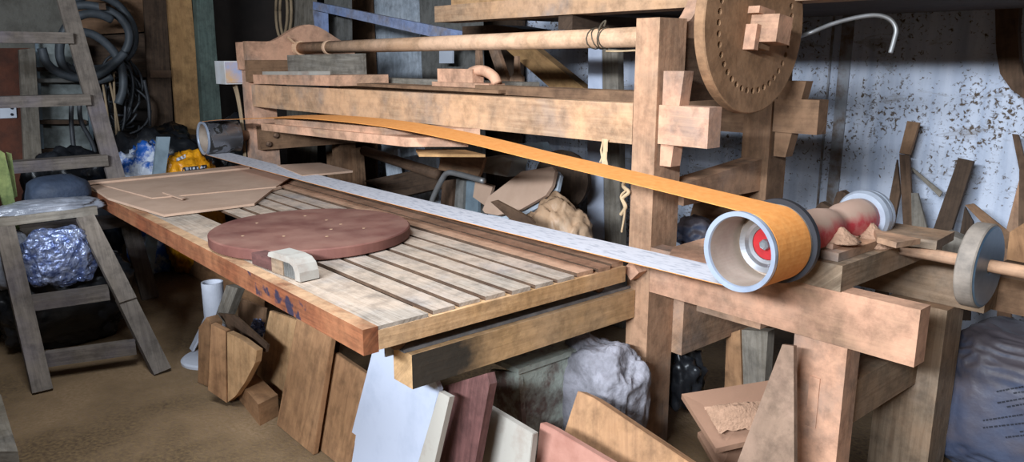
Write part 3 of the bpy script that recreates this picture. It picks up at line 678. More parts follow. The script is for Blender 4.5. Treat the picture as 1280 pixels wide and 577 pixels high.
# switch box with cables on the left post
SB = thing('switch_box', 'small grey electric box with a blue cover fixed to the far left post', 'electric box', (-5.68,2.25,1.35))
q0 = at(278,76,Y=2.20); q1 = at(311,104,Y=2.20)
bx0, bx1 = at(278,90,Y=2.10).x, at(303,90,Y=2.10).x
obj('case', box(-5.79,-5.605,2.10,2.26,q1.z-.01,q0.z), 'boxgrey', SB, bevel=.008)
obj('cover', box(-5.6045,-5.595,2.105,2.255,q1.z,q0.z-.008), 'boxblue', SB, bevel=.003)
for k, dx in enumerate((-.03, .0, .03)):
    obj('cable', tube(smooth_pts([(-5.70+dx,2.2,q1.z-.008),(-5.66+dx*.6,2.205,q1.z-.12),(-5.63+dx*.4,2.21,1.0),(-5.64+dx*.4,2.21,.5),(-5.64+dx*.4,2.21,.02)]), .009, 8), 'cord', SB, smooth=True)

# ------------------------------------------------------------------ loft with stored timber above
loft = struct('trim_3', box(-4.0, XR, 3.05, YB, 1.93, 1.97), 'ceil')
OV = 2.78
a = at(543,8,Y=OV); b_ = at(543,28,Y=OV); e_ = at(866,2,Y=OV)
solo('overhead_beam', box(a.x, 1.6, OV, OV+.17, b_.z, a.z), 'rail', 'long pale beam stored overhead with stained front, lowest of the pile', 'beam', bevel=.006)
solo('overhead_beam', box(a.x+.13, 1.4, OV+.03, OV+.22, a.z+.002, a.z+.12), 'ply', 'orange-brown beam lying on top of the pale overhead beam', 'beam', bevel=.006)
solo('overhead_plank', box(a.x+.2, 1.8, OV+.19, YB-.2, b_.z+.02, b_.z+.08), 'olddark', 'dark broad plank stored overhead behind the pale beam', 'plank', bevel=.004)
for x in (-2.9, 1.2):
    struct('trim_%d' % (4 if x < 0 else 5), box(x, x+.1, 2.8, YB, b_.z-.07, b_.z-.001), 'olddark', bevel=.004)
solo('bark_timber', prism([at(578,46,Y=3.3),at(660,46,Y=3.3),at(652,36,Y=3.3),at(620,31,Y=3.3),at(578,33,Y=3.3)], (0,.25,0)), 'darkwood', 'rough barked timber end under the overhead beam', 'timber', bevel=.008)
board('brace', [(628,58),(662,55),(740,118),(702,122)], pY(3.6), .07, 'tan', 'slanting brown brace board behind the winding pole', 'brace', bevel=.004)
for pl_, l in (([(594,62),(599,62),(603,122),(594,122)], 'thin upright stick left of the leaning batten behind the rail'), ([(610,60),(621,60),(639,112),(630,118)], 'thin slanting batten behind the hand plane')):
    board('batten', pl_, pY(3.5), .03, 'dusty', l, 'batten')
board('hanging_paddle', [(643,70),(647,70),(648,92),(653,96),(652,114),(637,114),(637,98),(642,92)], pY(3.45), .02, 'dusty', 'small wooden paddle hanging beside the slanting brace', 'paddle')
WP = board('tall_post', [(735,58),(752,60),(756,430),(733,430)], pY(3.28), .03, 'white', 'tall white-faced upright board behind the frame left of the centre post', 'upright')
board('tall_post', [(752.5,60),(772,62),(778,430),(757,430)], pY(3.27), .05, 'grey', 'grey-green weathered upright beside the white-faced one', 'upright')
M['darkcloth'] = plain('dark_grey_cloth', '#6a645e', '#4f4a46', .9, scale=9, bump=.4)  # dark grey cloth colour
M['plyd2'] = wood('dusty_board', '#9a7e68', '#7c6452', '#b3907a', .6, .5, grain=6)
# ------------------------------------------------------------------ boards leaning at the back left of the frame
BF = thing('painted_frame', 'chipped pale blue wooden frame leaning behind the winding pole', 'frame', at(394,60,Y=3.3))
for pl_ in ([(391,2),(480,20),(577,39),(590,50),(540,46),(470,30),(391,12)], ):
    bm, ax = sheet(pl_, pY(3.3), .04); obj('top_rail', bm, 'bluepaint', BF, axis=ax, bevel=.003)
bm, ax = sheet([(391,13),(405,16),(406,50),(407,130),(396,130),(397,46),(393,32)], pY(3.3), .04); obj('stile', bm, 'bluepaint', BF, axis=ax, bevel=.003)
PBk = lean(3.85, 4.05, 2.4)
board('tall_board', [(437,-30),(462,-30),(468,90),(470,300),(446,300)], PBk, .03, 'brownrail', 'brown upright board leaning behind the painted frame', 'board')
board('tall_board', [(466,-30),(521,-30),(527,100),(535,330),(484,330)], PBk, .03, 'paleblue', 'wide pale blue-grey board leaning beyond the winding pole', 'board')
board('tall_board', [(523,-30),(600,-30),(606,330),(536,330)], PBk, .03, 'greyboard', 'dark grey wide board leaning right of the pale blue one', 'board')
board('tall_board', [(601,-30),(655,-30),(650,150),(650,330),(607,330)], lean(4.3,4.44,2.4), .03, 'olddark', 'dark brown board against the wall under the barked timber', 'board')
board('tall_board', [(357,-30),(386,-30),(388,300),(360,300)], pY(3.35), .08, 'grey', 'square grey post behind the humped bearing cap', 'post')
board('tall_board', [(405,-20),(436,-20),(440,300),(408,300)], lean(3.4,3.5,2.4), .03, 'greyboard', 'dark slim board in shadow between the grey post and the brown board', 'board')
pm_ = board('socket_plate', [(549,58),(565,58),(565,79),(549,79)], pY(3.80), .02, 'outlet', 'small white socket plate on the dark grey board', 'socket')
hl = NB()
for dx in (0, 5): tube([at(*p, Y=3.3) for p in [(352+dx-8*math.cos(t)*(.9), 14-34*math.sin(t)) for t in [math.pi*.0+i*.35 for i in range(19)]]], .014, 8, hl)
solo('cable_loop', hl, 'cord', 'brown cable loops hanging left of the square grey post', 'cable loop', smooth=True)

# ------------------------------------------------------------------ clutter behind the table, under the rails
board('panel', [(346,206),(400,203),(441,213),(378,219)], pZ(.88), .012, 'mdf', 'tan panel lying flat behind the belt near the left post', 'panel', floor=False)
board('dark_plank', [(455,226),(535,209),(549,214),(549,235),(500,246)], lean(2.75,3.0,1.0), .03, 'olddark', 'dark grey-brown plank propped behind the belt left of the bent pipe', 'plank')
solo('pole', tube([at(455,188,Y=2.8), at(548,218,Y=2.75)], .035, 12), 'darkwood', 'round dark pole lying under the pressing boards', 'pole', smooth=True)
MB_ = board('box_board', [(553,186),(606,196),(600,216),(597,222),(548,212)], pY(2.62), .02, 'brownrail', 'brown shallow board tucked under the orange belt beside the pipe', 'board', floor=False)
pp = smooth_pts([at(*p, Y=2.55) for p in ((532,275),(541,248),(552,225),(560,216),(575,218),(605,226))])
solo('bent_pipe', tube(pp, .016, 12), 'rod', 'pale bent pipe rising behind the lower belt run', 'pipe', smooth=True)
for pl_, mt, l, y in (([(553,226),(567,224),(560,330),(545,330)], 'darkwood', 'dark upright offcut just right of the bent pipe', 2.7),
                    ([(568,224),(580,223),(575,330),(562,330)], 'greyboard', 'grey upright offcut second from the bent pipe', 2.72),
                    ([(583,225),(598,228),(596,340),(578,340)], 'steelblue', 'blue-grey upright offcut beside the shaped panel', 2.74)):
    board('upright_offcut', pl_, pY(y), .02, mt, l, 'offcut')
board('carton_block', [(606,196),(628,196),(641,202),(634,220),(603,214)], pY(2.75), .12, 'offwhite', 'whitish crumpled block under the orange belt', 'block', floor=False, rough=.012)
board('carton_block', [(594,226),(616,232),(608,258),(590,246)], pY(2.70), .02, 'mdf', 'small pale chunk wedged beside the shaped panel', 'block', floor=False, rough=.006)
sp = [(603,262),(610,246),(652,214),(690,208),(694,214),(690,232),(682,244),(650,262),(622,269),(606,266)]
board('shaped_panel', sp, lean(2.42,2.72,.9), .022, 'mdf', 'tan shaped panel with rounded corner leaning behind the lower belt', 'panel', floor=False)
sp2 = [(x+7,y+6) for x, y in sp]
board('shaped_panel', sp2, lean(2.47,2.77,.9), .02, 'paleblue', 'second rounded panel peeking out behind the tan shaped panel', 'panel', floor=False)
board('pointed_stick', [(613,252),(620,250),(662,272),(668,280),(640,276)], pY(2.36), .015, 'darkwood', 'pointed dark offcut in front of the shaped panel', 'offcut', floor=False)
board('grey_strip', [(640,180),(676,178),(683,190),(650,192)], pY(2.8), .05, 'steelblue', 'grey-green strip lying under the front rail', 'strip', floor=False)
c = at(706,225,Y=3.1); solo('round_board', lathe([(0,.17),(.05,.175),(.06,.15)], c, (.3,-1,.1), 40), 'olddark', 'dark round board standing in the shade behind the orange belt', 'board')
solo('crumpled_sack', blob_px(662,738,248,2.72,.15,3,0,.08,3.0,5,.8,.15,6), 'tansack', 'crumpled tan plastic sack behind the lower belt beside the shaped panel', 'sack', smooth=True)
solo('crumpled_sack', blob_px(704,738,236,3.5,.12,8,0,.06), 'darkcloth', 'grey cloth sack in the shade left of the white-faced upright', 'sack', smooth=True)
board('pale_slat', [(480,190),(497,186),(504,260),(488,260)], pY(3.2), .02, 'paleblue', 'pale slat showing between dark boards under the pressing boards', 'slat')
board('dark_board', [(408,190),(450,184),(458,290),(412,290)], pY(3.0), .03, 'brownrail', 'brown upright board behind the end rail', 'board')
board('dark_board', [(505,196),(545,190),(560,420),(516,420)], pY(3.35), .03, 'paleblue', 'bluish board standing behind the round dark pole', 'board')
# clutter seen between the centre post and the near drum
solo('grey_bundle', blob(at(868,290,Y=2.62),(.08,.07,.07),12,.2,3,4), 'sack', 'grey plastic bundle between the centre post and the drum', 'bundle', smooth=True)
board('offcut', [(868,250),(920,262),(905,282),(862,272)], pY(2.78), .03, 'brownrail', 'brown offcut showing above the drum beside the rear post', 'offcut', floor=False)
board('offcut', [(842,308),(888,295),(886,330),(830,330)], pZ(.868), .008, 'dustier', 'dusty board lying flat on the trestle beams left of the drum', 'board', floor=False)

# ------------------------------------------------------------------ boards leaning under and in front of the table
def low(name, pl_, yf, yt, th, mt, l, cat='board', yaw=0.0, x0=-2.5, **k): return board(name, pl_, lean(yf,yt,.8,yaw,x0), th, mt, l, cat, **k)
low('block', [(248,409),(258,396),(264,404),(259,487),(247,483)], 1.17, 1.20, .06, 'plyd', 'short brown block standing at the left end of the leaning boards', 'block', yaw=.2, x0=-3.4)
low('block', [(264,405),(282,414),(283,503),(260,487)], 1.12, 1.13, .03, 'plyd', 'paler block end standing in front of the short brown block', 'block', yaw=.5, x0=-3.3)
low('curved_offcut', [(284,415),(302,424),(321,438),(319,453),(306,478),(294,495),(285,502)], 1.15, 1.165, .03, 'ply', 'rounded tan offcut standing beside the small floor block', 'offcut', yaw=.2, x0=-3.2)
bk = at(322,512,Z=0); fb = NB()
solo('floor_block', prism([at(297,497,Z=.0),at(325,532,Z=.0),at(349,519,Z=.0),at(315,484,Z=.0)], (0,0,.10)), 'plyd', 'small brown block lying flat on the floor under the table', 'block', bevel=.004)
low('leaning_board', [(337,388),(372,400),(355,520),(318,480)], 1.34, 1.42, .02, 'ply', 'light plywood board leaning behind the floor block', 'board')
low('leaning_board', [(371,396),(415,418),(388,590),(340,560)], 1.22, 1.36, .022, 'plyd', 'tall brown board leaning right of the floor block', 'board')
low('leaning_board', [(418,440),(462,470),(428,620),(385,600)], 1.26, 1.40, .022, 'plyd', 'brown board with slanted top leaning left of the white panel', 'board')
low('leaning_board', [(410,418),(418,424),(396,600),(388,595)], 1.36, 1.48, .03, 'darkwood', 'thin dark board between the two brown leaning boards', 'board')
low('white_panel', [(470,420),(520,420),(549,486),(520,600),(424,600)], 1.27, 1.36, .018, 'white', 'big bluish white panel leaning under the near table corner', 'panel')
low('edge_strip', [(549,489),(562,496),(538,600),(516,600)], 1.24, 1.33, .02, 'offwhite', 'narrow pale edged board right against the white panel', 'board')
low('leaning_board', [(556,482),(609,466),(612,480),(588,610),(540,610)], 1.34, 1.42, .03, 'redwood', 'wine-red board leaning under the burnt beam end', 'board')
low('leaning_board', [(606,506),(666,542),(655,640),(585,640)], 1.45, 1.52, .025, 'offwhite', 'dirty off-white board right of the wine-red one', 'board')
low('leaning_board', [(675,528),(690,535),(800,600),(800,760),(650,760)], 1.50, 1.66, .03, 'pink', 'pinkish panel lowest at the bottom centre', 'panel')
low('thick_board', [(722,488),(742,497),(880,590),(880,760),(700,760),(705,540)], 1.62, 1.95, .05, 'plyd', 'thick brown board lying slanted in front of the centre post', 'board')
# old painted crate behind, under the runner beam
CR = thing('old_chest', 'cracked greenish grey wooden chest under the runner beam', 'chest', at(660,500,Y=1.9))
M['chest'] = plain('cracked_green_paint', '#abb0a4', '#6a564e', .75, scale=7, lo=.45, hi=.6, bump=.4)
bm, ax = sheet([(613,462),(648,466),(655,560),(613,540)], pY(1.72), .02); obj('front', bm, 'chest', CR, bevel=.003)
cx = at(648,466,Y=1.72); cz = cx.z
obj('side', box(cx.x-.018, cx.x, 1.741, 2.05, 0, cz), 'chest', CR, bevel=.003)
obj('lid', box(at(613,462,Y=1.72).x-.2, cx.x+.012, 1.71, 2.06, cz+.001, cz+.022), 'chest', CR, bevel=.004)
solo('cloth_sack', blob_px(708,800,424,2.07,.12,5,0,.10,2.4,5,.7,.16,5), 'fabric', 'white woven cloth sack between the chest and the centre post', 'sack', smooth=True)
solo('green_sack', blob_px(682,716,420,2.16,.08,15,0,.08,2.4,4,.7,.1,5), 'chest', 'greenish sack squeezed between the chest and the white cloth sack', 'sack', smooth=True)
# white pipe pedestal, props and small things in the shade
PD = thing('pedestal_stand', 'white plastic column on a round foot under the far end of the table', 'stand', at(244,462,Z=0))
fc = at(250,452,Z=0); pc = at(266,400,Y=fc.y+.1)
tz_ = at(265,352,Y=fc.y+.12).z
obj('foot', lathe([(0,.15),(.012,.15),(.02,.14),(.028,.06)], (fc.x,fc.y+.06,0), (0,0,1), 40), 'pvc', PD)
px_ = at(265,352,Y=fc.y+.12).x
obj('column', lathe([(.028,.055),(tz_,.055),(tz_,.048),(tz_-.12,.047)], (px_,fc.y+.12,0), (0,0,1), 32), 'pvc', PD)
obj('stay', bar((fc.x-.12,fc.y+.0,.03),(px_-.05,fc.y+.1,.20),.05,.01), 'pvc', PD)
low('prop', [(283,356),(297,360),(280,405),(268,398)], 1.30, 1.36, .04, 'grey', 'grey slanting prop beside the white column', 'prop', floor=False)
low('plywood_sheet', [(178,300),(210,302),(330,330),(320,500),(215,500),(178,360)], 1.75, 1.95, .02, 'plyd', 'large dark brown panel leaning in the shade under the table', 'panel')
low('brown_offcut', [(298,372),(330,385),(320,470),(296,470)], 1.5, 1.6, .02, 'brownrail', 'dark offcut behind the grey prop', 'offcut')
solo('crumpled_paper', blob(at(322,410,Y=1.42),(.035,.03,.045),4,.3,3,4,1,.4), 'foil', 'crumpled bit of silver wrapping between the boards', 'wrapper', smooth=False)
low('dark_offcut', [(272,391),(292,393),(334,431),(332,440),(300,427)], 1.22, 1.26, .012, 'darkwood', 'dark slanted lid resting on the standing blocks', 'board', floor=False)

# ------------------------------------------------------------------ under the trestle on the right
low('leaning_offcut', [(978,430),(992,432),(993,660),(890,660)], 1.98, 2.12, .02, 'plyd2', 'tall pointed board leaning against the near trestle leg', 'board', x0=-1.3)
solo('dusty_board', prism([at(852,492,Z=.30),at(968,474,Z=.40),at(960,545,Z=.22),at(895,560,Z=.18)], (0,0,-.02)), 'mdfd', 'dusty brown sheet heaped with sawdust under the trestle', 'sheet')
solo('dusty_board', prism([at(872,540,Z=.16),at(925,515,Z=.24),at(960,560,Z=.1),at(900,590,Z=.06)], (0,0,-.02)), 'mdfd', 'smaller dusty sheet below the heaped one', 'sheet')
h = NB(); q0 = [at(880,508,Z=.312),at(955,500,Z=.335),at(950,535,Z=.255),at(898,540,Z=.235)]
n_ = 14; g = [[h.verts.new(q0[0].lerp(q0[1],i/n_).lerp(q0[3].lerp(q0[2],i/n_), j/n_)+V((0,0,.012*noise.noise(V((i*.6,j*.6,2)))+.03*math.sin(math.pi*i/n_)*math.sin(math.pi*j/n_)))) for j in range(n_+1)] for i in range(n_+1)]
for i in range(n_):
    for j in range(n_): h.faces.new((g[i][j],g[i+1][j],g[i+1][j+1],g[i][j+1]))
tag(obj('sawdust_pile', h, 'dust', smooth=True), 'lumpy sawdust heaped on the dusty brown sheet', 'sawdust', kind='stuff')
board('stump', [(908,418),(925,412),(928,500),(905,500)], pY(2.72), .07, 'plyd', 'brown upright timber in the shade under the trestle', 'timber')
board('stump', [(927,412),(960,414),(955,490),(930,500)], pY(2.66), .05, 'grey', 'pale upright timber beside the brown one under the trestle', 'timber')
solo('grey_bag', blob(at(850,470,Y=2.5),(.10,.08,.13),21,.2,3,4,.9,.3), 'blacktarp', 'dark crumpled bag low behind the centre post', 'bag', smooth=True)
solo('floor_plank', prism([at(900,574,Z=.05),at(985,563,Z=.05),at(1000,600,Z=.05),at(890,600,Z=.05)], (0,0,-.05)), 'ply', 'dusty plank lying on the floor at the foot of the trestle', 'plank', bevel=.003)
solo('floor_block', box(-1.0,-.86,2.45,2.75,0,.10), 'plyd', 'brown block lying on the floor between the trestle legs', 'block', bevel=.004)

# ------------------------------------------------------------------ right-hand bench with a shaft and wheel, sack below
BY = 3.02
t0 = at(1182,333,Y=BY); t1 = at(1182,374,Y=BY)
BN = thing('side_bench', 'heavy dark timber bench running off to the right', 'bench', (-.2,3.2,0))
obj('beam', box(-.945, 1.3, BY, BY+.12, t1.z, t0.z), 'brownrail', BN, bevel=.006)
obj('top', box(-.93, 1.3, BY+.121, BY+.5, t0.z-.05, t0.z-.002), 'darkwood', BN, bevel=.005)
obj('leg', box(.9, 1.02, BY+.02, BY+.14, 0, t1.z-.001), 'brownrail', BN, bevel=.005)
obj('leg', box(.6, .7, BY+.36, BY+.48, 0, t0.z-.051), 'darkwood', BN, bevel=.005)
WY = 2.62; wz = at(1226,330,Y=WY); 
GW = thing('grinding_wheel', 'upright round wheel with a steel face on a long wooden shaft over the bench', 'wheel', (wz.x,WY,wz.z-.15))
sl = at(1085,299,Y=WY); sr = at(1300,349,Y=WY)
obj('shaft', tube([(sl.x,WY,wz.z+.004),(sr.x+.4,WY,wz.z-.004)], .020, 16), 'dusty', GW, smooth=True)
wt, wb = at(1232,279,Y=WY).z, at(1216,382,Y=WY).z; wr = (wt-wb)/2
WC = (wz.x-.03, WY, (wt+wb)/2)
WB = obj('wheel_body', lathe([(0,wr-.003),(.004,wr),(.048,wr),(.052,wr-.004),(.052,.021),(0,.021)], WC, (1,0,0), 64, closed=True), 'wheeledge', GW)
obj('wheel_face', lathe([(.0525,wr-.006),(.056,wr-.012),(.056,.021),(.0525,.021)], WC, (1,0,0), 64, closed=True), 'wheelface', WB)
obj('bearing', box(sl.x-.01, sl.x+.09, WY-.05, WY+.05, .941, wz.z+.03), 'dusty', GW, bevel=.012)
SK = thing('plastic_sack', 'full bluish white printed sack on the floor under the bench', 'sack', (-.72,3.22,0))
sc_ = at(1272,500,Y=3.05)
sb = blob((sc_.x,3.22,.27),(.30,.22,.30),31,.07,2.0,6,.55,.06,6)
obj('bag', sb, 'sack', SK, smooth=True); BAGP = SK.children[0] if SK.children else None
# illegible rows of small print on the sack, draped on its surface
def on_blob(o, px, py):
    dg = bpy.context.evaluated_depsgraph_get(); d_ = ray(px,py).normalized(); L = ORI[o.name]
    ok, loc, no, _ = o.ray_cast(EYE-L, d_); return (loc+L+no*.0025, no) if ok else (None, None)
bpy.context.view_layer.update()
bag = SK.children[0]
ink = NB(); rnd = random.Random(4)
for x0, y0, x1, y1 in ((1246,489,1282,482),(1267,491,1282,489),(1247,503,1282,497),(1259,508,1282,504),(1229,525,1282,517),(1229,534,1282,528),(1257,546,1282,543),(1275,539,1282,538)):
    x = x0
    while x < x1:
        w_ = rnd.uniform(2,5); t = (x-x0)/(x1-x0); y = y0+(y1-y0)*t
        pa, na = on_blob(bag, x, y); pb, nb_ = on_blob(bag, x+w_, y+(y1-y0)/(x1-x0)*w_)
        if pa and pb: bar(pa, pb, .0015, .0055, na.cross(pb-pa), ink) if False else bar(pa, pb, .0055, .0012, na, ink)
        x += w_+rnd.uniform(.8,1.8)
if len(ink.verts): obj('print', ink, 'ink', bag)
# offcuts and boards leaning on the white wall at the right
LW = lean(4.05, 4.46, 1.5)
for pl_, mt, l in (
    ([(1134,151),(1149,153),(1137,193),(1124,191)], 'brownrail', 'topmost short board end leaning on the white wall'),
    ([(1124,192),(1136.5,194),(1141,285),(1150,430),(1138,430),(1129,285)], 'darkwood', 'narrow board continuing below the topmost board end'),
    ([(1121,199),(1125,240),(1116,285),(1105,420),(1086,420),(1105,283)], 'darkwood', 'wide grey-brown board leaning left of the narrow one'),
    ([(1139,241),(1147,241),(1158,283),(1166,420),(1142,420)], 'grey', 'grey short board leaning right of the narrow one'),
    ([(1198,197),(1217,201),(1189,289),(1165,420),(1135,420),(1167,285)], 'olddark', 'broad dark board leaning alone on the white wall'),
    ([(1206,256),(1217,254),(1262,290),(1300,330),(1276,330),(1243,294)], 'brownrail', 'brown board slanting down behind the upright wheel'),
    ([(1265,167),(1273,168),(1281,200),(1284,330),(1272,330),(1274,212)], 'darkwood', 'thin dark stick at the right edge against the wall'),
    ([(1279,205),(1288,205),(1268,308),(1262,420),(1244,420),(1253,305)], 'dusty', 'long reddish batten crossing behind the wheel at right'),
    ([(1206,258),(1216,276),(1212,400),(1196,400),(1200,290)], 'olddark', 'dark upright offcut behind the broad dark board')):
    LW = lean(4.02-.02*random.random()-.03*(hash(l)%3)*0, 4.44, 1.5)
    board('wall_board', pl_, LW, .022, mt, l, 'board')
board('thin_lath', [(1136,209),(1140,209),(1178,240),(1174,246)], lean(4.2,4.465,1.5), .012, 'grey', 'thin pale lath slanting across the white wall', 'lath', floor=False)
for pl_, l in (([(1017,262),(1026,252),(1042,262),(1040,480),(1016,480)], 'low dark stake end just right of the orange drum'), ([(1046,240),(1052,238),(1060,244),(1056,275),(1050,480),(1030,480),(1036,270)], 'taller dark stake end behind the red motor')):
    board('stake', pl_, pY(3.4), .04, 'darkwood', l, 'stake')
board('hanging_plank', [(1243,-20),(1276,-20),(1272,40),(1274,75),(1284,110),(1284,126),(1264,112),(1250,92),(1245,62)], pY(4.38), .05, 'darkwood', 'curved dark plank hanging at the top right of the white wall', 'plank', floor=False, bevel=.01)
board('bench_offcut', [(1262,290),(1284,276),(1290,330),(1258,324)], pY(3.3), .05, 'plyd', 'brown offcut on the bench behind the wheel', 'offcut', floor=False)
board('bench_offcut', [(1180,290),(1204,300),(1206,336),(1176,332)], pY(3.25), .08, 'grey', 'greyish offcut on the bench left of the wheel', 'offcut', floor=False)
# ------------------------------------------------------------------ far left: ladder, trestle, hoses, bags
def rail_bar(name, a, b, w, t, mat, parent, up=(1,0,.3)): return obj(name, bar(a, b, w, t, up), mat, parent, bevel=.004)
LD = thing('ladder', 'grey wide-stepped wooden ladder leaning past the far left end of the table', 'ladder', (-5.6,.95,0))
lr = lambda px, py, x: at(px, py, X=x)
top_r = lr(82,0,-5.95); bot_r = lr(146,225,-5.52)
dv = (bot_r-top_r); k0 = -bot_r.z/dv.z; foot = bot_r+dv*k0
rail_bar('rail', foot, top_r-dv*.22, .105, .035, 'ladder', LD, (1,0,.15))
off = V((0,-.86,0))
rail_bar('rail', foot+off, top_r-dv*.22+off, .105, .035, 'ladder', LD, (1,0,.15))
for py in (42,118,193,268):
    t = ((py+6)-0)/225.0; c = top_r+dv*t
    obj('step', box(c.x-.06, c.x+.06, c.y-.86+.02, c.y-.03, c.z-.035, c.z+.035), 'ladder', LD, bevel=.005, axis=(0,1,0))
TR = thing('trestle', 'low grey wooden trestle with a spliced right leg left of the table', 'trestle', (-4.2,.75,0))
fl, frr = at(53,490,Z=0), at(203,466,Z=0)
tl, tr_ = at(6,285,X=-4.55), at(106,271,X=-4.55)
mid = frr.lerp(tr_, .48)
rail_bar('leg', fl, tl, .085, .05, 'ladder', TR); rail_bar('leg', frr, mid, .085, .05, 'ladder', TR); rail_bar('leg', mid-(tr_-frr)*.03+V((.03,0,0)), tr_, .085, .04, 'ladder', TR)
r1 = fl.lerp(tl,.16), frr.lerp(tr_,.16)
obj('rung', bar(r1[0]+V((-.05,.05,0)), r1[1]+V((-.05,-.05,0)), .05, .07), 'ladder', TR, bevel=.004)
r2 = fl.lerp(tl,.50), frr.lerp(tr_,.50)
obj('rung', bar(r2[0]+V((-.06,.04,0)), r2[1]+V((-.06,-.05,0)), .14, .05), 'ladder', TR, bevel=.004)
obj('top_board', bar(tl+V((-.06,-.35,.03)), tr_+V((-.06,.06,.03)), .16, .045), 'grey', TR, bevel=.004)
rest_z = r2[0].z+.03
c = at(78,315,X=-4.40); solo('silver_bag', blob((c.x-.10,c.y,rest_z+.150),(.10,.16,.150),41,.12,2.2,5,.75,.16,4), 'foil', 'crumpled silvery blue plastic bag on the lower shelf of the trestle', 'bag', smooth=False)
c = at(28,318,X=-4.52); solo('clear_bag', blob((c.x-.10,c.y-.06,rest_z+.150),(.10,.12,.150),43,.10,2.0,5,.75,.12,5), 'clear', 'cloudy plastic bag left of the silvery one on the trestle', 'bag', smooth=True)
GT = thing('green_tin', 'dark green container marked 60 behind the silvery bag', 'tin', at(114,322,X=-4.65))
ga, gb = at(101,302,X=-4.62), at(127,337,X=-4.62)
CAN = obj('can', box(-4.80,-4.62,ga.y,gb.y,gb.z,ga.z), 'greenbox', GT, bevel=.006)
cu = bpy.data.curves.new('digits','FONT'); cu.body = '60'; cu.size = .055; cu.extrude = .001; cu.align_x = 'CENTER'
to = bpy.data.objects.new('digits', cu); COL.objects.link(to); dg = bpy.context.evaluated_depsgraph_get(); me = bpy.data.meshes.new_from_object(to.evaluated_get(dg)); bpy.data.objects.remove(to)
tb = NB(); tb.from_mesh(me); bmesh.ops.transform(tb, verts=tb.verts, matrix=Matrix.Translation((-4.6185,(ga.y+gb.y)/2,at(113,321,X=-4.62).z))@Matrix(((0,0,1,0),(1,0,0,0),(0,1,0,0),(0,0,0,1))))
obj('digits', tb, 'inklight', CAN)
c = at(72,240,X=-4.85); solo('blue_bag', blob((c.x,c.y,c.z-.005),(.14,.16,.10),45,.06,2,4,.8), 'bluebag', 'dark blue padded bag lying on the trestle top', 'bag', smooth=True)
c = at(62,262,X=-4.66); solo('plastic_sheet', blob((c.x+.02,c.y-.02,c.z+.012),(.10,.26,.045),46,.12,2.5,5,.8,.1), 'clear', 'cloudy plastic sheeting spilling under the blue bag', 'plastic sheet', smooth=True)
c = at(100,425,X=-4.75); solo('black_bag', blob((c.x,c.y-.05,.26),(.22,.34,.28),47,.12,2.4,5,.8,.2), 'blacktarp', 'big black plastic bag on the floor behind the trestle', 'bag', smooth=True)
c = at(95,215,X=-6.2); solo('black_bag', blob((c.x,c.y-.05,.42),(.22,.30,.46),48,.12,2.4,5,.8,.2), 'blacktarp', 'black bag heaped behind the lowest ladder step', 'bag', smooth=True)
c = at(20,430,X=-5.0); solo('black_bag', blob((c.x-.1,c.y-.15,.16),(.16,.16,.18),49,.12,2.4,4,.8,.2), 'blacktarp', 'black bag at the left edge beyond the trestle leg', 'bag', smooth=True)
gs = NB()
bm, ax = sheet([(0,188),(6,192),(12,220),(20,262),(26,288),(12,292),(4,260),(-6,220)], pX(-4.9), .02)
solo('green_strap', bm, 'green', 'faded green cloth strap hanging at the left edge', 'strap', rough=.01)
bm, ax = sheet([(8,190),(15,192),(22,245),(16,248)], pX(-4.93), .015)
solo('green_strap', bm, 'green', 'thin green strap hanging behind the wide one', 'strap', rough=.006)
# wall boards and panels on the left wall
def wb(pl_, x, th, mt, l, cat='board', name='wall_plank', **k): return board(name, pl_, pX(x), th, mt, l, cat, **k)
wb([(-60,-40),(92,-40),(95,92),(-60,92)], XL+.06, .03, 'wallold', 'mouldy plaster panel high on the left wall behind the ladder', 'wall panel', 'plaster_panel', floor=False)
M['rustpanel'] = plain('rusty_red_panel', '#5e3322', '#3e241a', .8, scale=5, bump=.2)
wb([(-60,60),(38,60),(44,330),(-60,330)], XL+.25, .03, 'rustpanel', 'rusty red-brown panel at the left edge behind the ladder', 'panel', 'rusty_panel')
wb([(24,62),(44,60),(60,330),(36,330)], XL+.5, .06, 'grey', 'weathered grey upright post behind the ladder steps', 'post', 'upright_post')
SH = thing('metal_rack', 'old whitish sheet-metal rack with dark shelves behind the ladder', 'rack', (XL+.25,1.35,0))
def rp(name, pl_, x, th, mt):
    bm, ax = sheet(pl_, pX(x), th); bmesh.ops.bisect_plane(bm, geom=bm.verts[:]+bm.edges[:]+bm.faces[:], plane_co=(0,0,.002), plane_no=(0,0,-1), clear_outer=True); obj(name, bm, mt, SH)
M['rackpanel'] = plain('whitish_sheet', '#8f9694', '#5d625f', .6, scale=6)
rp('back_panel', [(44,52),(108,54),(118,330),(58,330)], XL+.2, .01, 'rackpanel')
for a_, b_ in ((44,118-63),(104,121)): rp('upright', [(a_,52),(a_+4,52),(b_+8,330),(b_+3,330)], XL+.30, .03, 'steelblue')
for y_ in (84,98,150,186): rp('shelf', [(44+(y_-50)*.06,y_),(108,y_),(109,y_+5),(45+(y_-50)*.06,y_+5)], XL+.32, .10, 'olddark' if y_ != 98 else 'greyboard')
bm, ax = sheet([(0,130),(20,132),(21,147),(0,148)], pX(XL+.27), .015); PT = thing('bolted_plate', 'small white metal plate with two bolts on the rusty panel', 'plate', at(10,140,X=XL+.27)); obj('plate', bm, 'outlet', PT, bevel=.002)
for yy in (135,143): obj('bolt', lathe([(0,.012),(.008,.010)], at(15,yy,X=XL+.271), (1,0,0), 8), 'ink', PT)
wb([(96,-30),(205,-30),(205,38),(100,44)], XL+.08, .03, 'brownrail', 'brown horizontal board on the left wall behind the hoses', 'board', floor=False)
wb([(100,46),(206,40),(207,96),(104,98)], XL+.07, .03, 'olddark', 'dark horizontal board below the brown one behind the hoses', 'board', floor=False)
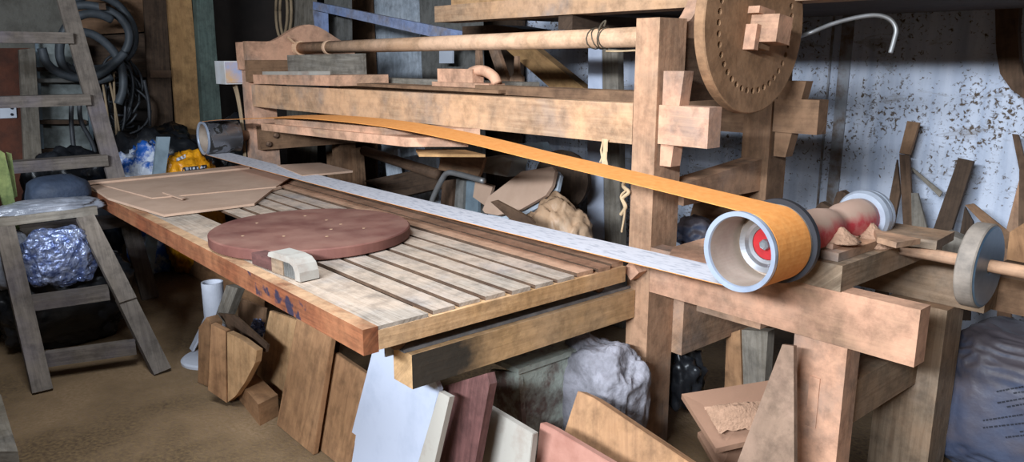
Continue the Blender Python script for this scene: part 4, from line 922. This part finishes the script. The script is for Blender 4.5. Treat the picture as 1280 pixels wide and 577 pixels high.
wb([(178,-30),(206,-30),(216,140),(224,330),(196,330)], XL+.3, .03, 'olddark', 'dark upright board left of the tan plank', 'board')
wb([(207,-30),(237,-30),(251,137),(270,360),(236,360)], XL+.5, .04, 'tan', 'tall tan plank leaning at the far left corner', 'plank')
wb([(243,-30),(264,-30),(277,145),(290,360),(270,360),(254,145)], XL+.75, .09, 'postgreen', 'dark greenish post right of the tall tan plank', 'post')
wb([(188,88),(214,88),(214,97),(188,97)], XL+.32, .012, 'rust', 'small rusty bracket plate on the dark upright board', 'plate', 'bracket', floor=False)
# hose coils on pegs
def loop(cx, cy, rx, ry, x, r, a0=0, a1=360, wob=0, seed=0, mat='hose'):
    pts = []
    n = 44
    for i in range(n+1):
        a = math.radians(a0+(a1-a0)*i/n); k = 1+wob*math.sin(3*a+seed)
        p = at(cx+math.cos(a)*rx*k, cy+math.sin(a)*ry*k, X=x+.03*math.sin(a*1.5+seed)); pts.append(p)
    return pts
HC = thing('hose_coil', 'thick grey hose hung in large loops on the left wall', 'hose', at(130,40,X=XL+.45))
hb = NB()
for cx, cy, rx, ry, x, a0, a1, s in ((116,42,52,46,.44,-130,120,0),(112,48,48,42,.52,-120,130,2),(118,60,45,42,.58,60,300,1)):
    tube(loop(cx,cy,rx,ry,XL+x,0,a0,a1,.04,s), .034, 12, hb)
tube(smooth_pts([at(*p,X=XL+.62) for p in ((92,38),(118,44),(140,62),(152,85),(154,110),(148,130))]), .034, 12, hb)
tube(smooth_pts([at(*p,X=XL+.66) for p in ((52,60),(58,78),(72,90),(95,97),(120,94),(142,80),(156,66))]), .034, 12, hb)
obj('loops', hb, 'hose', HC, smooth=True)
obj('peg', bar(at(128,8,X=XL+.001), at(128,8,X=XL+.62), .05,.05), 'darkwood', HC)
CC = thing('cable_bundle', 'tangled bundle of thin black cables hanging under the grey hose', 'cables', at(145,110,X=XL+.5))
cb = NB(); rr = random.Random(3)
for k in range(13):
    tube(loop(146+rr.uniform(-10,12), 118+rr.uniform(-12,22), rr.uniform(16,32), rr.uniform(20,46), XL+.36+rr.uniform(0,.14), 0, rr.uniform(-90,60), rr.uniform(250,420), .08, k), .011, 6, cb)
obj('loops', cb, 'cable', CC, smooth=True)
st = NB()
for x0, x1 in ((126,146),(134,160),(142,150)): tube(smooth_pts([at(x0,90,X=XL+.55), at((x0+x1)/2-2,140,X=XL+.55), at(x1,235,X=XL+.5)]), .010, 6, st)
obj('string', st, 'cord', CC, smooth=True)
solo('power_cable', tube(smooth_pts([at(*p,X=XL+1.0) for p in ((180,100),(186,130),(187,165),(184,190),(176,210),(165,222))]), .014, 8), 'cable', 'single black cable curving down beside the blue plastic sack', 'cable', smooth=True)
dc = NB()
for x0, xm, x1 in ((90,89,92),(100,101,118)): tube(smooth_pts([at(x0,118,X=-6.3), at(xm,150,X=-6.3), at(x1,186,X=-6.3), at(x1+2,230,X=-6.3)]), .016, 8, dc)
solo('hanging_cable', dc, 'cable', 'pair of black cables hanging behind the ladder steps', 'cable', smooth=True)
# heap beyond the table end
c = at(205,165,X=-6.6); solo('dark_heap', blob((c.x-.1,c.y+.0,.42),(.30,.40,.55),61,.16,2.4,5,.8,.2), 'blacktarp', 'heap of dark tarpaulin beyond the far table end', 'tarpaulin', smooth=True)
c = at(250,158,X=-6.3); solo('dark_heap', blob((c.x+.0,c.y+.30,.46),(.22,.30,.58),62,.14,2.4,5,.8,.2), 'blacktarp', 'dark rounded drum shape behind the far belt drum', 'heap', smooth=True)
c = at(182,200,X=-5.95); solo('blue_sack', blob((c.x,c.y,.46),(.16,.19,.47),63,.1,2.6,5,.75,.2), 'bluewhite', 'blue and white plastic sack standing beyond the far table end', 'sack', smooth=True)
board('grey_lath', [(197,171),(213,171),(205,232),(190,360),(178,360),(190,232)], pX(-5.62), .03, 'steelblue', 'bluish grey board end standing between the blue sack and the yellow bag', 'board', floor=False)
YB_ = thing('yellow_bag', 'yellow printed plastic bag with a dark band beyond the far table end', 'bag', at(232,210,X=-5.72))
c = at(236,208,X=-5.75)
yb = blob((c.x,c.y,.42),(.12,.21,.445),65,.09,2.4,5,.72,.22,6); obj('bag', yb, 'yellow', YB_, smooth=True)
bpy.context.view_layer.update()
bag = YB_.children[0]
def strip(px0,py0,px1,py1,h,mat,name,n=10,lift=.004):
    bm = NB(); prev = None
    for i in range(n+1):
        t = i/n; x = px0+(px1-px0)*t; y = py0+(py1-py0)*t
        a, na = on_blob(bag, x, y-h/2); b2, nb2 = on_blob(bag, x, y+h/2)
        if a is None or b2 is None: prev = None; continue
        cur = [bm.verts.new(a+na*lift), bm.verts.new(b2+nb2*lift)]
        if prev: bm.faces.new((prev[0],prev[1],cur[1],cur[0]))
        prev = cur
    if len(bm.faces):
        r_ = bmesh.ops.extrude_face_region(bm, geom=bm.faces[:]); bmesh.ops.translate(bm, verts=[v for v in r_['geom'] if isinstance(v, bmesh.types.BMVert)], vec=(.002,0,0)); obj(name, bm, mat, YB_)
    else: bm.free()
strip(228,212,258,208,5,'ink','dark_band')
for k, x in enumerate((232,236,240.5,245,250,254)): strip(x,211.4-k*.5,x+2.4,211.1-k*.5,2.6,'inklight','print_mark',3,.008)
strip(220,200,232,195,4,'inklight','print_mark',5,.006)
solo('small_tie', prism([at(0,527,Z=0),at(6,524,Z=0),at(28,600,Z=0),at(0,600,Z=0)], (0,0,.12)), 'grey', 'end of a grey timber poking in at the lower left corner', 'timber', bevel=.004)

# ------------------------------------------------------------------ light: daylight through the wide front opening, weak daylight from a side door and roof
def area(name, loc, rot, sx, sy, e, col, spread=180):
    l = bpy.data.lights.new(name, 'AREA'); l.shape = 'RECTANGLE'; l.size = sx; l.size_y = sy; l.energy = e; l.color = col; l.spread = math.radians(spread)
    o = bpy.data.objects.new(name, l); COL.objects.link(o); o.location = loc; o.rotation_euler = rot; return o
def aim(o, tgt): o.rotation_euler = (V(tgt)-o.location).to_track_quat('-Z','Y').to_euler()
k = area('window_daylight', (-.4, YF+.05, 2.62), (0,0,0), 2.6, .24, 560, (.80,.89,1.0)); aim(k, (-2.4,2.6,.9))
#s = area('door_daylight', (XR-.05, .2, 1.6), (0,0,0), 1.2, 1.8, 3, (.85,.92,1.0)); aim(s, (-2.5,1.0,.3))
r = area('roof_daylight', (-1.6, .3, ZC-.04), (0,0,0), 1.6, .9, 120, (.82,.9,1.0))
W = bpy.data.worlds.new('World'); S.world = W; W.use_nodes = True
W.node_tree.nodes['Background'].inputs[0].default_value = (.75,.85,1,1); W.node_tree.nodes['Background'].inputs[1].default_value = .0
# ------------------------------------------------------------------ camera
cd = bpy.data.cameras.new('camera'); cam = bpy.data.objects.new('camera', cd); COL.objects.link(cam)
cd.sensor_width = 36; cd.lens = 36*F/1280; cd.sensor_fit = 'HORIZONTAL'; cd.clip_start = .02
cam.location = EYE; fwd = FWD*math.cos(PITCH)+V((0,0,-math.sin(PITCH)))
cam.rotation_euler = fwd.to_track_quat('-Z','Y').to_euler(); S.camera = cam
S.view_settings.view_transform = 'Standard'; S.view_settings.look = 'None'; S.view_settings.gamma = 1; S.view_settings.use_curve_mapping = False
S.view_settings.exposure = 0.0
